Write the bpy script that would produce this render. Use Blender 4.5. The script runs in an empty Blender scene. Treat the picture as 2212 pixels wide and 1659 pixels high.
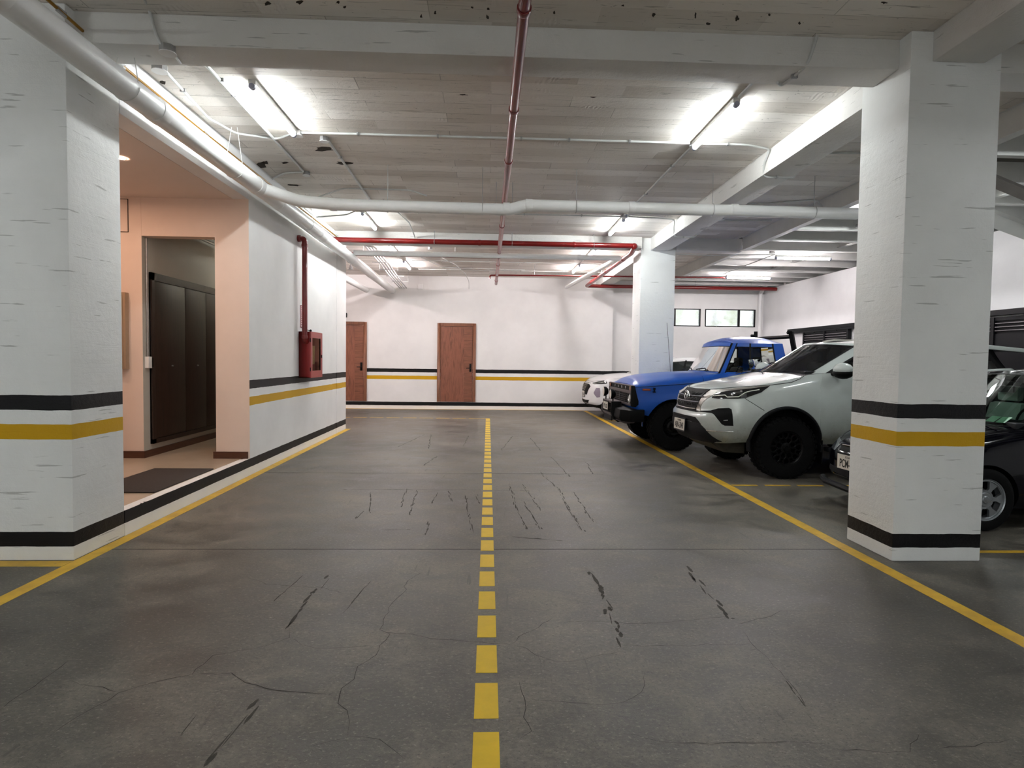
import bpy, bmesh, math, random
from mathutils import Vector, Matrix, geometry
from mathutils.bvhtree import BVHTree
random.seed(7)
S = bpy.context.scene
COL = S.collection
PI = math.pi

# ---------------------------------------------------------------- camera, world, exposure
F_PX, YAW, PITCH, ROLL = 1300.0, -0.03993, -0.03979, 0.01257
CAM = Vector((0, 0, 1.55))
def cam_axes():
    r = Vector((math.cos(YAW), math.sin(YAW), 0)); f = Vector((-math.sin(YAW), math.cos(YAW), 0)); u = Vector((0, 0, 1))
    f2 = math.cos(PITCH)*f + math.sin(PITCH)*u; u2 = -math.sin(PITCH)*f + math.cos(PITCH)*u
    return math.cos(ROLL)*r + math.sin(ROLL)*u2, -math.sin(ROLL)*r + math.cos(ROLL)*u2, f2
AX = cam_axes()
cd = bpy.data.cameras.new('camera'); cam = bpy.data.objects.new('camera', cd); COL.objects.link(cam)
cd.sensor_width = 36; cd.lens = F_PX/2212*36; cd.clip_start = .05; cd.clip_end = 200
M = Matrix.Identity(4)
for i in range(3):
    M[i][0] = AX[0][i]; M[i][1] = AX[1][i]; M[i][2] = -AX[2][i]; M[i][3] = CAM[i]
cam.matrix_world = M
S.camera = cam
w = bpy.data.worlds.new('daylight'); S.world = w; w.use_nodes = True
w.node_tree.nodes['Background'].inputs[0].default_value = (.92, .97, 1, 1)
w.node_tree.nodes['Background'].inputs[1].default_value = .55
vs = S.view_settings; vs.view_transform = 'Standard'; vs.look = 'None'; vs.gamma = 1; vs.use_curve_mapping = False
vs.exposure = 1.72
COOL = (.95, 1.0, 1.0); WARMISH = (1.0, .925, .93); LOBBY = (1.0, .62, .42)
L_TUBE = 58.0

# ---------------------------------------------------------------- helpers
def rgb(h):
    c = [int(h[i:i+2], 16)/255 for i in (0, 2, 4)]
    return tuple(x/12.92 if x <= .04045 else ((x+.055)/1.055)**2.4 for x in c) + (1,)
MATS = {}
class NT:
    def __init__(s, m): s.t = m.node_tree; s.n = s.t.nodes; s.l = s.t.links; s.bsdf = s.n['Principled BSDF']
    def add(s, typ, **k):
        n = s.n.new(typ)
        for a, b in k.items():
            if a.startswith('i_'): 
                key = a[2:]; key = int(key) if key.isdigit() else key.replace('_', ' ')
                n.inputs[key].default_value = b
            else: setattr(n, a, b)
        return n
    def link(s, a, b): s.l.new(a, b)
    def pos(s): return s.add('ShaderNodeNewGeometry').outputs['Position']
    def obj(s): return s.add('ShaderNodeTexCoord').outputs['Object']
    def scale(s, v, sc):
        n = s.add('ShaderNodeVectorMath', operation='MULTIPLY'); s.link(v, n.inputs[0]); n.inputs[1].default_value = sc; return n.outputs[0]
    def noise(s, v, sc, det=4, rough=.55, dist=0):
        n = s.add('ShaderNodeTexNoise'); s.link(v, n.inputs['Vector']); n.inputs['Scale'].default_value = sc
        n.inputs['Detail'].default_value = det; n.inputs['Roughness'].default_value = rough; n.inputs['Distortion'].default_value = dist
        return n.outputs['Fac']
    def ramp(s, f, stops, interp='LINEAR'):
        n = s.add('ShaderNodeValToRGB'); s.link(f, n.inputs[0]); cr = n.color_ramp; cr.interpolation = interp
        while len(cr.elements) < len(stops): cr.elements.new(.5)
        for e, (p, c) in zip(cr.elements, stops):
            e.position = p; e.color = c if isinstance(c, tuple) else (c, c, c, 1)
        return n.outputs[0]
    def mix(s, f, a, b, mode='MIX'):
        n = s.add('ShaderNodeMix', data_type='RGBA', blend_type=mode)
        for i, v in ((0, f), (6, a), (7, b)):
            if hasattr(v, 'is_linked') or hasattr(v, 'links'): s.link(v, n.inputs[i])
            elif i == 0: n.inputs[0].default_value = v
            else: n.inputs[i].default_value = v
        return n.outputs[2]
    def math(s, op, a, b=0.0, clamp=False):
        n = s.add('ShaderNodeMath', operation=op, use_clamp=clamp)
        for i, v in ((0, a), (1, b)):
            if hasattr(v, 'links'): s.link(v, n.inputs[i])
            else: n.inputs[i].default_value = v
        return n.outputs[0]
    def bump(s, h, strength=.3, dist=.01, prev=None):
        n = s.add('ShaderNodeBump'); n.inputs['Strength'].default_value = strength; n.inputs['Distance'].default_value = dist
        s.link(h, n.inputs['Height'])
        if prev: s.link(prev, n.inputs['Normal'])
        return n.outputs[0]
def mat(name, col=(.8,.8,.8,1), rough=.5, metal=0, coat=0, spec=.5, emit=None, es=0, trans=0, ior=1.45, alpha=1, vary=0, vscale=8, bump=0, bscale=60, bdist=.004):
    if name in MATS: return MATS[name]
    m = bpy.data.materials.new(name); m.use_nodes = True; MATS[name] = m
    t = NT(m); b = t.bsdf
    b.inputs['Base Color'].default_value = col; b.inputs['Roughness'].default_value = rough; b.inputs['Metallic'].default_value = metal
    b.inputs['Coat Weight'].default_value = coat; b.inputs['Coat Roughness'].default_value = .04; b.inputs['Specular IOR Level'].default_value = spec
    b.inputs['Transmission Weight'].default_value = trans; b.inputs['IOR'].default_value = ior; b.inputs['Alpha'].default_value = alpha
    if emit: b.inputs['Emission Color'].default_value = emit; b.inputs['Emission Strength'].default_value = es
    if vary:
        o = t.obj(); f = t.noise(o, vscale, 5, .6)
        c2 = tuple(min(1, x*(1-vary)) for x in col[:3]) + (1,); c1 = tuple(min(1, x*(1+vary*.6)) for x in col[:3]) + (1,)
        t.link(t.ramp(f, [(.3, c2), (.7, c1)]), b.inputs['Base Color'])
    if bump:
        t.link(t.bump(t.noise(t.obj(), bscale, 4, .6), bump, bdist), b.inputs['Normal'])
    return m

class MB:
    """collects shapes; build() links them as ONE mesh object"""
    def __init__(s): s.v = []; s.f = []; s.mi = []; s.cur = 0
    def add(s, vs, fs):
        o = len(s.v); s.v += [tuple(v) for v in vs]; s.f += [tuple(i+o for i in f) for f in fs]; s.mi += [s.cur]*len(fs); return s
    def box(s, a, b):
        x0, y0, z0 = a; x1, y1, z1 = b
        v = [(x0,y0,z0),(x1,y0,z0),(x1,y1,z0),(x0,y1,z0),(x0,y0,z1),(x1,y0,z1),(x1,y1,z1),(x0,y1,z1)]
        return s.add(v, [(0,3,2,1),(4,5,6,7),(0,1,5,4),(1,2,6,5),(2,3,7,6),(3,0,4,7)])
    def cbox(s, c, d): return s.box([c[i]-d[i]/2 for i in range(3)], [c[i]+d[i]/2 for i in range(3)])
    def prism(s, poly, axis, a, b):
        """poly of 2D points in the plane normal to axis, extruded a..b"""
        def P(p, h):
            return (h, p[0], p[1]) if axis == 0 else (p[0], h, p[1]) if axis == 1 else (p[0], p[1], h)
        n = len(poly); v = [P(p, a) for p in poly] + [P(p, b) for p in poly]
        f = [tuple(range(n)), tuple(range(2*n-1, n-1, -1))] + [(i, i+n, (i+1) % n + n, (i+1) % n) for i in range(n)]
        return s.add(v, f)
    def tube(s, pts, r, seg=10, cap=True, fillet=0, closed=False):
        pts = [Vector(p) for p in pts]
        if fillet and len(pts) > 2: pts = fil(pts, fillet)
        n = len(pts); T = []
        for i in range(n):
            a = pts[(i-1) % n] if closed or i > 0 else pts[i]; b = pts[(i+1) % n] if closed or i < n-1 else pts[i]
            T.append((b-a).normalized())
        up = Vector((0, 0, 1)) if abs(T[0].z) < .9 else Vector((1, 0, 0))
        N = (up - T[0]*up.dot(T[0])).normalized(); vs = []
        for i in range(n):
            N = (N - T[i]*N.dot(T[i])).normalized(); B = T[i].cross(N); rr = r[i] if isinstance(r, (list, tuple)) else r
            for k in range(seg):
                a = 2*PI*k/seg; vs.append(pts[i] + (N*math.cos(a) + B*math.sin(a))*rr)
        fs = []
        for i in range(n if closed else n-1):
            j = (i+1) % n
            for k in range(seg): fs.append((i*seg+k, i*seg+(k+1) % seg, j*seg+(k+1) % seg, j*seg+k))
        if cap and not closed: fs += [tuple(range(seg-1, -1, -1)), tuple(range((n-1)*seg, n*seg))]
        return s.add(vs, fs)
    def cyl(s, a, b, r, seg=16): return s.tube([a, b], r, seg)
    def lathe(s, prof, c, axis=2, seg=32, flip=False):
        """prof list of (r,h) around axis through c"""
        n = len(prof); vs = []
        for r, h in prof:
            for k in range(seg):
                a = 2*PI*k/seg; p = [0, 0, 0]; i, j = [(1, 2), (2, 0), (0, 1)][axis]
                p[i] = math.cos(a)*r; p[j] = math.sin(a)*r; p[axis] = h; vs.append([p[q]+c[q] for q in range(3)])
        fs = [(i*seg+k, i*seg+(k+1) % seg, (i+1)*seg+(k+1) % seg, (i+1)*seg+k) for i in range(n-1) for k in range(seg)]
        return s.add(vs, fs)
    def sphere(s, c, r, seg=16, sq=(1,1,1)):
        pr = [(max(1e-4, math.sin(PI*i/8))*r, -math.cos(PI*i/8)*r) for i in range(9)]; k = len(s.v)
        s.lathe(pr, (0,0,0), 2, seg)
        for i in range(k, len(s.v)): s.v[i] = tuple(s.v[i][q]*sq[q]+c[q] for q in range(3))
        return s
    def mesh(s, name, mats, smooth=True, angle=40, bevel=0):
        bm = bmesh.new()
        vs = [bm.verts.new(v) for v in s.v]
        for f, mi in zip(s.f, s.mi):
            try: q = bm.faces.new([vs[i] for i in f]); q.material_index = mi
            except ValueError: pass
        bmesh.ops.remove_doubles(bm, verts=bm.verts, dist=1e-5)
        bmesh.ops.recalc_face_normals(bm, faces=bm.faces)
        if bevel: 
            es = [e for e in bm.edges if len(e.link_faces) == 2 and e.calc_face_angle(0) > .6]
            bmesh.ops.bevel(bm, geom=es, offset=bevel, segments=2, affect='EDGES', profile=.6)
        return finish(bm, name, mats, smooth, angle)
    def build(s, name, m, parent=None, smooth=True, angle=40, bevel=0, loc=None, recenter=None):
        return link(name, s.mesh(name, m, smooth, angle, bevel), parent, loc, recenter)
def finish(bm, name, mats, smooth=True, angle=40):
    me = bpy.data.meshes.new(name)
    if smooth:
        for f in bm.faces: f.smooth = True
        lim = math.radians(angle)
        for e in bm.edges:
            if len(e.link_faces) == 2 and e.calc_face_angle(0) > lim: e.smooth = False
    bm.to_mesh(me); bm.free()
    for m in (mats if isinstance(mats, (list, tuple)) else [mats]): me.materials.append(m)
    return me
def link(name, me, parent=None, loc=None, recenter=None):
    o = bpy.data.objects.new(name, me); COL.objects.link(o)
    if parent: o.parent = parent
    if loc: o.location = loc
    if recenter is None: recenter = parent is None and loc is None
    if recenter and len(me.vertices):
        co = [v.co for v in me.vertices]
        c = Vector(((min(v.x for v in co)+max(v.x for v in co))/2, (min(v.y for v in co)+max(v.y for v in co))/2, min(v.z for v in co)))
        me.transform(Matrix.Translation(-c)); o.location = c
    return o
def fil(pts, r):
    out = [pts[0]]
    for i in range(1, len(pts)-1):
        a, b, c = pts[i-1], pts[i], pts[i+1]; u = (a-b); v = (c-b); k = min(r, u.length*.49, v.length*.49)
        if u.normalized().dot(v.normalized()) < -.999 or k < 1e-4: out.append(b); continue
        p = b+u.normalized()*k; q = b+v.normalized()*k
        for j in range(7):
            t = j/6; out.append(p*(1-t)**2 + b*2*t*(1-t) + q*t*t)
    out.append(pts[-1]); return out
def tag(o, label, cat, group=None, kind=None):
    o['label'] = label; o['category'] = cat
    if group: o['group'] = group
    if kind: o['kind'] = kind
    return o
def struct(o): o['kind'] = 'structure'; return o
def thing(name, loc, label, cat, group=None, rz=0):
    o = bpy.data.objects.new(name, None); COL.objects.link(o); o.location = loc; o.rotation_euler = (0, 0, rz); o.empty_display_size = .1
    return tag(o, label, cat, group)
def text_mesh(body, size, ext=.001, align='CENTER', bold=0):
    cu = bpy.data.curves.new('t', 'FONT'); cu.body = body; cu.size = size; cu.extrude = ext; cu.align_x = align; cu.align_y = 'CENTER'; cu.offset = bold
    o = bpy.data.objects.new('t', cu); COL.objects.link(o); bpy.context.view_layer.update()
    me = bpy.data.meshes.new_from_object(o.evaluated_get(bpy.context.evaluated_depsgraph_get()))
    bpy.data.objects.remove(o); bpy.data.curves.remove(cu); return me
def text_on(name, body, size, c, right, up, m, parent, ext=.001, sx=1, bold=0):
    """raised lettering centred at c, reading along right"""
    me = text_mesh(body, size, ext, bold=bold); r = Vector(right).normalized(); u = Vector(up).normalized(); n = r.cross(u)
    T = Matrix(((r.x*sx, u.x, n.x, c[0]), (r.y*sx, u.y, n.y, c[1]), (r.z*sx, u.z, n.z, c[2]), (0, 0, 0, 1)))
    me.transform(T); me.materials.clear(); me.materials.append(m); me.name = name
    return link(name, me, parent)

# ---------------------------------------------------------------- materials
def stripes(t, base):
    """painted wall bands: two black, one yellow"""
    sep = t.add('ShaderNodeSeparateXYZ'); p = t.pos(); t.link(p, sep.inputs[0]); z = sep.outputs[2]
    wob = t.math('MULTIPLY', t.math('SUBTRACT', t.noise(p, 5, 3), .5), .012); z = t.math('ADD', z, wob)
    def band(a, b): return t.math('MULTIPLY', t.math('GREATER_THAN', z, a), t.math('LESS_THAN', z, b))
    c = t.mix(band(.915, 1.028), base, rgb('c99c10'))
    c = t.mix(t.math('ADD', band(1.133, 1.245), band(.108, .218)), c, rgb('0b0a0d'))
    return c
def paint(name, col, rough=.55, stripe=True, boards=False, bumpy=.35):
    m = bpy.data.materials.new(name); m.use_nodes = True; MATS[name] = m; t = NT(m); p = t.pos()
    n1 = t.noise(p, 1.3, 4, .6)
    c2 = tuple(x*.93 for x in col[:3]) + (1,)
    base = t.ramp(n1, [(.35, c2), (.65, col)])
    h = t.noise(p, 90, 5, .7); h2 = t.noise(p, 22, 4, .6)
    hh = t.math('ADD', t.math('MULTIPLY', h, .5), h2)
    if boards:
        q = t.scale(p, (.5, .5, 7.0)); bn = t.noise(q, 1.0, 3, .6); ln = t.noise(t.scale(p, (.7, .7, 22)), 1.0, 2, .4, .05)
        lines = t.ramp(ln, [(.40, 1.0), (.412, 0.0), (.424, 1.0)])
        hh = t.math('ADD', hh, t.math('MULTIPLY', lines, .22)); hh = t.math('ADD', hh, t.math('MULTIPLY', bn, 1.2))
        g = t.noise(t.scale(p, (2.5, 2.5, 40)), 1.0, 3, .5)
        crack = t.ramp(g, [(.30, 1.0), (.33, 0.0)])
        dark = t.math('MULTIPLY', crack, .45); base = t.mix(dark, base, rgb('6b6a66'))
    c = stripes(t, base) if stripe else base
    t.bsdf.inputs['Specular IOR Level'].default_value = .3
    t.link(c, t.bsdf.inputs['Base Color']); t.bsdf.inputs['Roughness'].default_value = rough
    t.link(t.bump(hh, bumpy, .012 if boards else .006), t.bsdf.inputs['Normal'])
    return m
WALL = paint('white_wall_paint', (.86, .86, .85, 1), .5, True, False, .22)
COLM = paint('white_column_paint', (.86, .87, .86, 1), .5, True, True, .38)
PLAINW = paint('plain_white_paint', (.86, .86, .87, 1), .5, False, False, .22)
CREAM = paint('cream_wall_paint', (.80, .67, .59, 1), .55, False, False, .12)

def ceiling_mat():
    m = bpy.data.materials.new('board_marked_concrete'); m.use_nodes = True; t = NT(m); p = t.pos()
    a = t.noise(t.scale(p, (.35, 2.4, 1)), 1.0, 3, .5)
    br = t.add('ShaderNodeTexBrick', offset=.37, squash=1.0); sc = t.scale(p, (1, 1, 1)); t.link(sc, br.inputs['Vector'])
    br.inputs['Scale'].default_value = 1.0; br.inputs['Brick Width'].default_value = 1.25; br.inputs['Row Height'].default_value = .245
    br.inputs['Mortar Size'].default_value = .004; br.inputs['Mortar Smooth'].default_value = .3; br.inputs['Bias'].default_value = 0
    br.inputs['Color1'].default_value = (.25, .25, .25, 1); br.inputs['Color2'].default_value = (.8, .8, .8, 1); br.inputs['Mortar'].default_value = (.5, .5, .5, 1)
    lo = rgb('d0c8bf'); hi = rgb('f0ebe5')
    base = t.ramp(t.math('ADD', t.math('MULTIPLY', a, .5), t.math('MULTIPLY', br.outputs['Color'], .5)), [(.36, lo), (.62, hi)])
    # flaking dark marks and air holes in the old board-marked concrete
    k = t.noise(t.scale(p, (5, 16, 1)), 1.0, 5, .75, .8)
    spots = t.ramp(k, [(.325, 1.0), (.35, 0.0)])
    k2 = t.noise(t.scale(p, (2.2, 60, 1)), 1.0, 3, .6, .4); streak = t.ramp(k2, [(.335, 1.0), (.36, 0.0)])
    k3 = t.noise(p, 34, 2, .5); dots = t.ramp(k3, [(.245, 1.0), (.27, 0.0)])
    d = t.math('MULTIPLY', t.math('MAXIMUM', t.math('MAXIMUM', spots, streak), dots), .55)
    seam = t.math('MULTIPLY', br.outputs['Fac'], t.ramp(t.noise(p, 1.7, 2), [(.45, 0.0), (.6, .6)]))
    col = t.mix(t.math('MAXIMUM', d, seam), base, rgb('5e574f'))
    t.link(col, t.bsdf.inputs['Base Color']); t.bsdf.inputs['Roughness'].default_value = .62
    # ribbed rough patches where the formwork tore off
    wv = t.add('ShaderNodeTexWave', wave_type='BANDS', bands_direction='X'); t.link(p, wv.inputs['Vector']); wv.inputs['Scale'].default_value = 7; wv.inputs['Distortion'].default_value = 9
    wv.inputs['Detail'].default_value = 2
    patch = t.ramp(t.noise(t.scale(p, (1.1, 1.9, 1)), 1.0, 2, .6), [(.66, 0.0), (.70, 1.0)])
    rough_ = t.math('MULTIPLY', t.math('MULTIPLY', wv.outputs['Fac'], patch), 1.0)
    h = t.math('ADD', t.math('MULTIPLY', t.noise(p, 26, 5, .7), .5), t.math('ADD', rough_, t.math('MULTIPLY', br.outputs['Color'], .9)))
    h = t.math('SUBTRACT', h, t.math('MULTIPLY', d, 1.5))
    t.link(t.bump(h, .55, .012), t.bsdf.inputs['Normal'])
    return m
CEIL = ceiling_mat()
BEAM = paint('painted_concrete_beam', (.76, .745, .72, 1), .6, False, True, .5)

def floor_mat():
    m = bpy.data.materials.new('worn_concrete_floor'); m.use_nodes = True; t = NT(m); p = t.pos()
    big = t.noise(p, .42, 4, .6); mid = t.noise(t.scale(p, (1.0, 1.25, 1)), 2.4, 6, .7, .5); fine = t.noise(p, 38, 6, .8)
    f = t.math('ADD', t.math('MULTIPLY', big, .35), t.math('ADD', t.math('MULTIPLY', mid, .40), t.math('MULTIPLY', fine, .30)))
    base = t.ramp(f, [(.41, rgb('35312c')), (.50, rgb('4f4b44')), (.60, rgb('746e64'))])
    # fine grit and pits
    g = t.math('MINIMUM', t.noise(t.scale(p, (1, 1.8, 1)), 30, 4, .75), t.noise(p, 95, 3, .7)); pits = t.ramp(g, [(.365, 1.0), (.40, 0.0)]); c = t.mix(t.math('MULTIPLY', pits, .62), base, rgb('2b2926'))
    sp = t.ramp(t.noise(t.scale(p, (1, 1.6, 1)), 42, 5, .8), [(.56, 0.0), (.66, 1.0)]); c = t.mix(t.math('MULTIPLY', sp, .5), c, rgb('a8a397'))
    # scuffs across the lane, thin and broken
    s1 = t.noise(t.scale(p, (3.2, 26, 1)), 1.0, 5, .7, .6); sc1 = t.ramp(s1, [(.33, 1.0), (.37, 0.0)])
    sy = t.add('ShaderNodeSeparateXYZ'); t.link(p, sy.inputs[0]); sc1 = t.math('MULTIPLY', sc1, t.ramp(t.math('MULTIPLY', sy.outputs[1], .1), [(.42, .12), (.60, 1.0)]))
    s2 = t.noise(t.scale(p, (30, 2.2, 1)), 1.0, 4, .65, .5); sc2 = t.math('MULTIPLY', t.ramp(s2, [(.32, 1.0), (.36, 0.0)]), t.ramp(big, [(.45, 0.0), (.55, 1.0)]))
    c = t.mix(t.math('MULTIPLY', t.math('MAXIMUM', sc1, sc2), .55), c, rgb('33302c'))
    st = t.ramp(t.noise(p, .9, 3, .6, 1.2), [(.30, 1.0), (.40, 0.0)]); c = t.mix(t.math('MULTIPLY', st, .28), c, rgb('3d3a35'))
    t.link(c, t.bsdf.inputs['Base Color'])
    t.link(t.ramp(t.math('ADD', t.math('MULTIPLY', fine, .4), t.math('MULTIPLY', mid, .6)), [(.38, .33), (.62, .60)]), t.bsdf.inputs['Roughness'])
    h = t.math('SUBTRACT', t.math('ADD', fine, t.math('MULTIPLY', mid, 1.2)), pits)
    t.link(t.bump(h, .35, .005), t.bsdf.inputs['Normal'])
    return m
FLOOR = floor_mat()
def worn_yellow():
    m = bpy.data.materials.new('worn_yellow_paint'); m.use_nodes = True; t = NT(m); p = t.pos()
    c = t.ramp(t.noise(p, 6, 4, .6), [(.35, rgb('c2982a')), (.65, rgb('dcb128'))])
    chips = t.ramp(t.noise(t.scale(p, (1.6, 1, 1)), 24, 6, .75), [(.33, 1.0), (.37, 0.0)])
    c = t.mix(t.math('MULTIPLY', chips, .75), c, rgb('6d6858'))
    t.link(c, t.bsdf.inputs['Base Color']); t.bsdf.inputs['Roughness'].default_value = .5
    t.link(t.bump(t.noise(p, 60, 4), .2, .003), t.bsdf.inputs['Normal'])
    return m
YEL = worn_yellow()
YEL2 = mat('yellow_tape_paint', rgb('dfba1c'), .45, vary=.08, vscale=12, bump=.15, bscale=70)
CRACK = mat('crack_dark', rgb('2a2724'), .9, vary=.2, vscale=30)  # dark tone of the floor cracks and the joint
PVC = mat('white_pvc', (.84, .845, .84, 1), .38, vary=.05, vscale=3)
STEELW = mat('white_painted_steel', (.68, .68, .66, 1), .45, vary=.06, vscale=4, bump=.1)
COND = mat('painted_conduit', (.60, .61, .60, 1), .42, vary=.08, vscale=6)
RED = mat('red_pipe_paint', rgb('74100f'), .33, coat=.3, vary=.15, vscale=5)
REDBOX = mat('red_cabinet_paint', rgb('8a1c1c'), .35, coat=.2, vary=.06, vscale=3)
GALV = mat('galvanised_steel', (.42, .42, .42, 1), .4, .8, vary=.15, vscale=20)
DGREY = mat('dark_grey_plastic', rgb('16171a'), .6, spec=.25, bump=.1)
BLACK = mat('black_plastic', rgb('060607'), .6, spec=.18, vary=.2, vscale=20)
GASY = mat('yellow_gas_pipe', rgb('94690a'), .35, .2, vary=.1)
CORD = mat('white_cord', (.7, .7, .67, 1), .7, vary=.1)
def wood(name, a, b, sc=(30, 30, 1.6), rough=.45):
    m = bpy.data.materials.new(name); m.use_nodes = True; t = NT(m); p = t.pos()
    n = t.noise(t.scale(p, sc), 1.0, 6, .65, 1.2); n2 = t.noise(t.scale(p, (sc[0]*.25, sc[1]*.25, sc[2]*.7)), 1.0, 3, .5, 1.5)
    c = t.ramp(t.math('ADD', t.math('MULTIPLY', n, .55), t.math('MULTIPLY', n2, .45)), [(.34, rgb(a)), (.52, rgb(b)), (.62, rgb(a)), (.75, rgb(b))])
    t.link(c, t.bsdf.inputs['Base Color']); t.bsdf.inputs['Roughness'].default_value = rough
    t.link(t.bump(n, .15, .002), t.bsdf.inputs['Normal']); return m
WDOOR = wood('walnut_door_veneer', '5d3423', '8a5540')
WDOORH = wood('walnut_cross_grain', '54301f', '87543e', (1.6, 1.6, 30))
WFRAME = wood('walnut_frame', '6b4330', '85573f')
WDARK = wood('dark_wenge_panel', '1e1310', '33231b', (24, 24, 1.2), .4)
WBASE = wood('dark_skirting_wood', '3c2018', '52301f', (2, 2, 30), .4)
HANDLE = mat('matt_black_metal', rgb('0b0b0c'), .35, .6, vary=.1)
# ---------------------------------------------------------------- measuring: a point of the photo on a known plane of the building
def rayd(x, y):
    c = ((x-1106)/F_PX, -(y-829.5)/F_PX, 1.0)
    return AX[0]*c[0] + AX[1]*c[1] + AX[2]*c[2]
def at(x, y, ax, v):
    d = rayd(x, y); return CAM + d*((v-CAM[ax])/d[ax])
def fp(x, y, z=0.0): return at(x, y, 2, z)

# ---------------------------------------------------------------- building shell
YB, ZC = 18.7, 4.1
struct(MB().box((-9.5, -9, -.2), (9.5, 19.6, 0)).build('floor', FLOOR))
ceil = struct(MB().box((-9.5, -9, ZC), (5.12, 19.0, ZC+.2)).build('ceiling', CEIL))
# left side: wall between lobby and back hall, white on the garage face, cream on the lobby faces
def wbox(mb, a, b, mats_by_face):
    """faces order: bottom, top, -y, +x, +y, -x"""
    k = len(mb.f); mb.box(a, b)
    for i, m in enumerate(mats_by_face): mb.mi[k+i] = m
m = MB(); wbox(m, (-3.53, 7.95, 0), (-3.1, 12.44, ZC), (0, 0, 1, 0, 0, 1))
m.box((-3.5, 12.44, 0), (-3.115, 12.47, ZC)); m.box((-3.6, 12.47, 0), (-3.1, 13.26, ZC))
m.box((-9.3, 13.0, 0), (-3.6, 13.26, ZC))
wl = struct(m.build('wall_left', [WALL, CREAM], smooth=False))
# kerb and raised lobby floor
TILE = mat('lobby_floor_tile', rgb('b7a795'), .25, vary=.08, vscale=2)
struct(MB().box((-3.2, 5.24, 0), (-3.1, 7.95, .22)).build('trim_1', WALL, smooth=False))
struct(MB().box((-6.4, 5.24, .02), (-3.2, 12.4, .22)).build('floor_lobby', TILE, smooth=False))
m = MB(); m.box((-6.4, 7.95, .22), (-4.452, 8.12, 3.57)); m.box((-4.45, 7.95, 3.08), (-3.53, 8.12, 3.57))
m.box((-6.4, 5.2, .22), (-6.25, 7.95, 3.57)); m.box((-6.4, 5.10, 0), (-4.51, 5.2, 3.57))
struct(m.build('wall_lobby', CREAM, smooth=False))
struct(MB().box((-6.4, 5.24, 3.565), (-3.3, 7.95, 3.66)).build('ceiling_lobby', mat('lobby_ceiling_paint', (.72, .63, .58, 1), .6, vary=.03, vscale=1), smooth=False))
struct(MB().box((-3.3, 5.24, 3.57), (-3.1, 7.95, ZC)).build('trim_2', PLAINW, smooth=False))
GREYW = paint('grey_corridor_paint', (.52, .49, .43, 1), .6, False, False, .15)
m = MB(); m.box((-4.6, 8.121, .22), (-4.45, 12.3, 3.5)); m.box((-4.452, 7.952, .22), (-4.449, 8.121, 3.08)); m.box((-4.45, 12.3, .22), (-3.53, 12.44, 3.5)); m.box((-4.6, 8.121, 3.5), (-3.53, 12.4, 3.6))
struct(m.build('wall_corridor', GREYW, smooth=False))
m = MB(); m.box((-6.25, 7.93, .22), (-4.43, 7.95, .31)); m.box((-4.448, 7.95, .22), (-4.43, 12.3, .31))
struct(m.build('baseboard_lobby', WBASE))
m = MB(); m.box((-3.56, 7.93, .22), (-3.12, 7.95, .31)); m.box((-3.56, 7.95, .22), (-3.53, 12.3, .31)); struct(m.build('baseboard_pier', WBASE))
# back wall with the recessed stretch that holds the windows
YW = 18.95
struct(MB().box((-9.5, YB, 0), (3.87, YB+.3, ZC)).build('wall_back', WALL, smooth=False))
m = MB(); za, zb = 2.69, 3.25
m.box((3.87, YW, 0), (9.5, YW+.2, za)); m.box((3.87, YW, zb), (9.5, YW+.2, 4.18)); m.box((3.87, YW, za), (5.0, YW+.2, zb)); m.box((6.73, YW, za), (6.87, YW+.2, zb)); m.box((8.50, YW, za), (9.5, YW+.2, zb))
struct(m.build('wall_window', WALL, smooth=False))
struct(MB().box((8.75, -9, 0), (8.95, YW, 3.88)).build('wall_right', PLAINW, smooth=False))
struct(MB().box((-9.5, -9.2, 0), (9.5, -9, ZC+.2)).build('wall_behind', PLAINW, smooth=False))
struct(MB().box((-9.5, -9, 0), (-9.3, 19, ZC)).build('wall_far_left', PLAINW, smooth=False))
DECK = mat('grey_roof_deck', rgb('6c6a64'), .6, .2, vary=.1, vscale=2)
m = MB(); m.box((5.12, -9, 4.18), (9.5, 19.3, 4.3))
m.box((9.2, -9, 3.0), (9.4, 19.2, 4.18))
struct(m.build('ceiling_deck', DECK, smooth=False))

# windows: black frame, mullion, bright pebbled glass
GLASSP = bpy.data.materials.new('pebbled_glass'); GLASSP.use_nodes = True; t = NT(GLASSP)
t.bsdf.inputs['Transmission Weight'].default_value = 1; t.bsdf.inputs['Roughness'].default_value = .08; t.bsdf.inputs['IOR'].default_value = 1.35
t.bsdf.inputs['Base Color'].default_value = (.97, .98, 1, 1)
t.link(t.bump(t.noise(t.pos(), 28, 3, .6), .6, .02), t.bsdf.inputs['Normal'])
WFR = mat('black_window_frame', rgb('0f0f12'), .35, .3, vary=.1)
for i, (a, b, mull) in enumerate(((5.0, 6.73, 5.9), (6.87, 8.50, 7.97))):
    wn = MB().box((a, YW+.05, za), (b, YW+.09, zb)); 
    e = thing('window_%d' % (i+1), ((a+b)/2, YW, za), 'x', 'window'); del e['label']; del e['category']; struct(e)
    c = Vector(e.location)
    def L_(mb, nm, mt): o = mb.mesh(nm, mt, False); o.transform(Matrix.Translation(-c)); return link(nm, o, e)
    f = MB()
    for q in ((a, za, b, za+.03), (a, zb-.03, b, zb), (a, za, a+.035, zb), (b-.04, za, b, zb), (mull-.03, za, mull+.03, zb)):
        f.box((q[0], YW-.005, q[1]), (q[2], YW+.06, q[3]))
    L_(f, 'window_frame', WFR)
    L_(MB().box((a+.03, YW+.02, za+.03), (mull-.03, YW+.035, zb-.03)), 'pane', GLASSP)
    L_(MB().box((mull+.03, YW+.02, za+.03), (b-.03, YW+.035, zb-.03)), 'pane', GLASSP)
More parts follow.
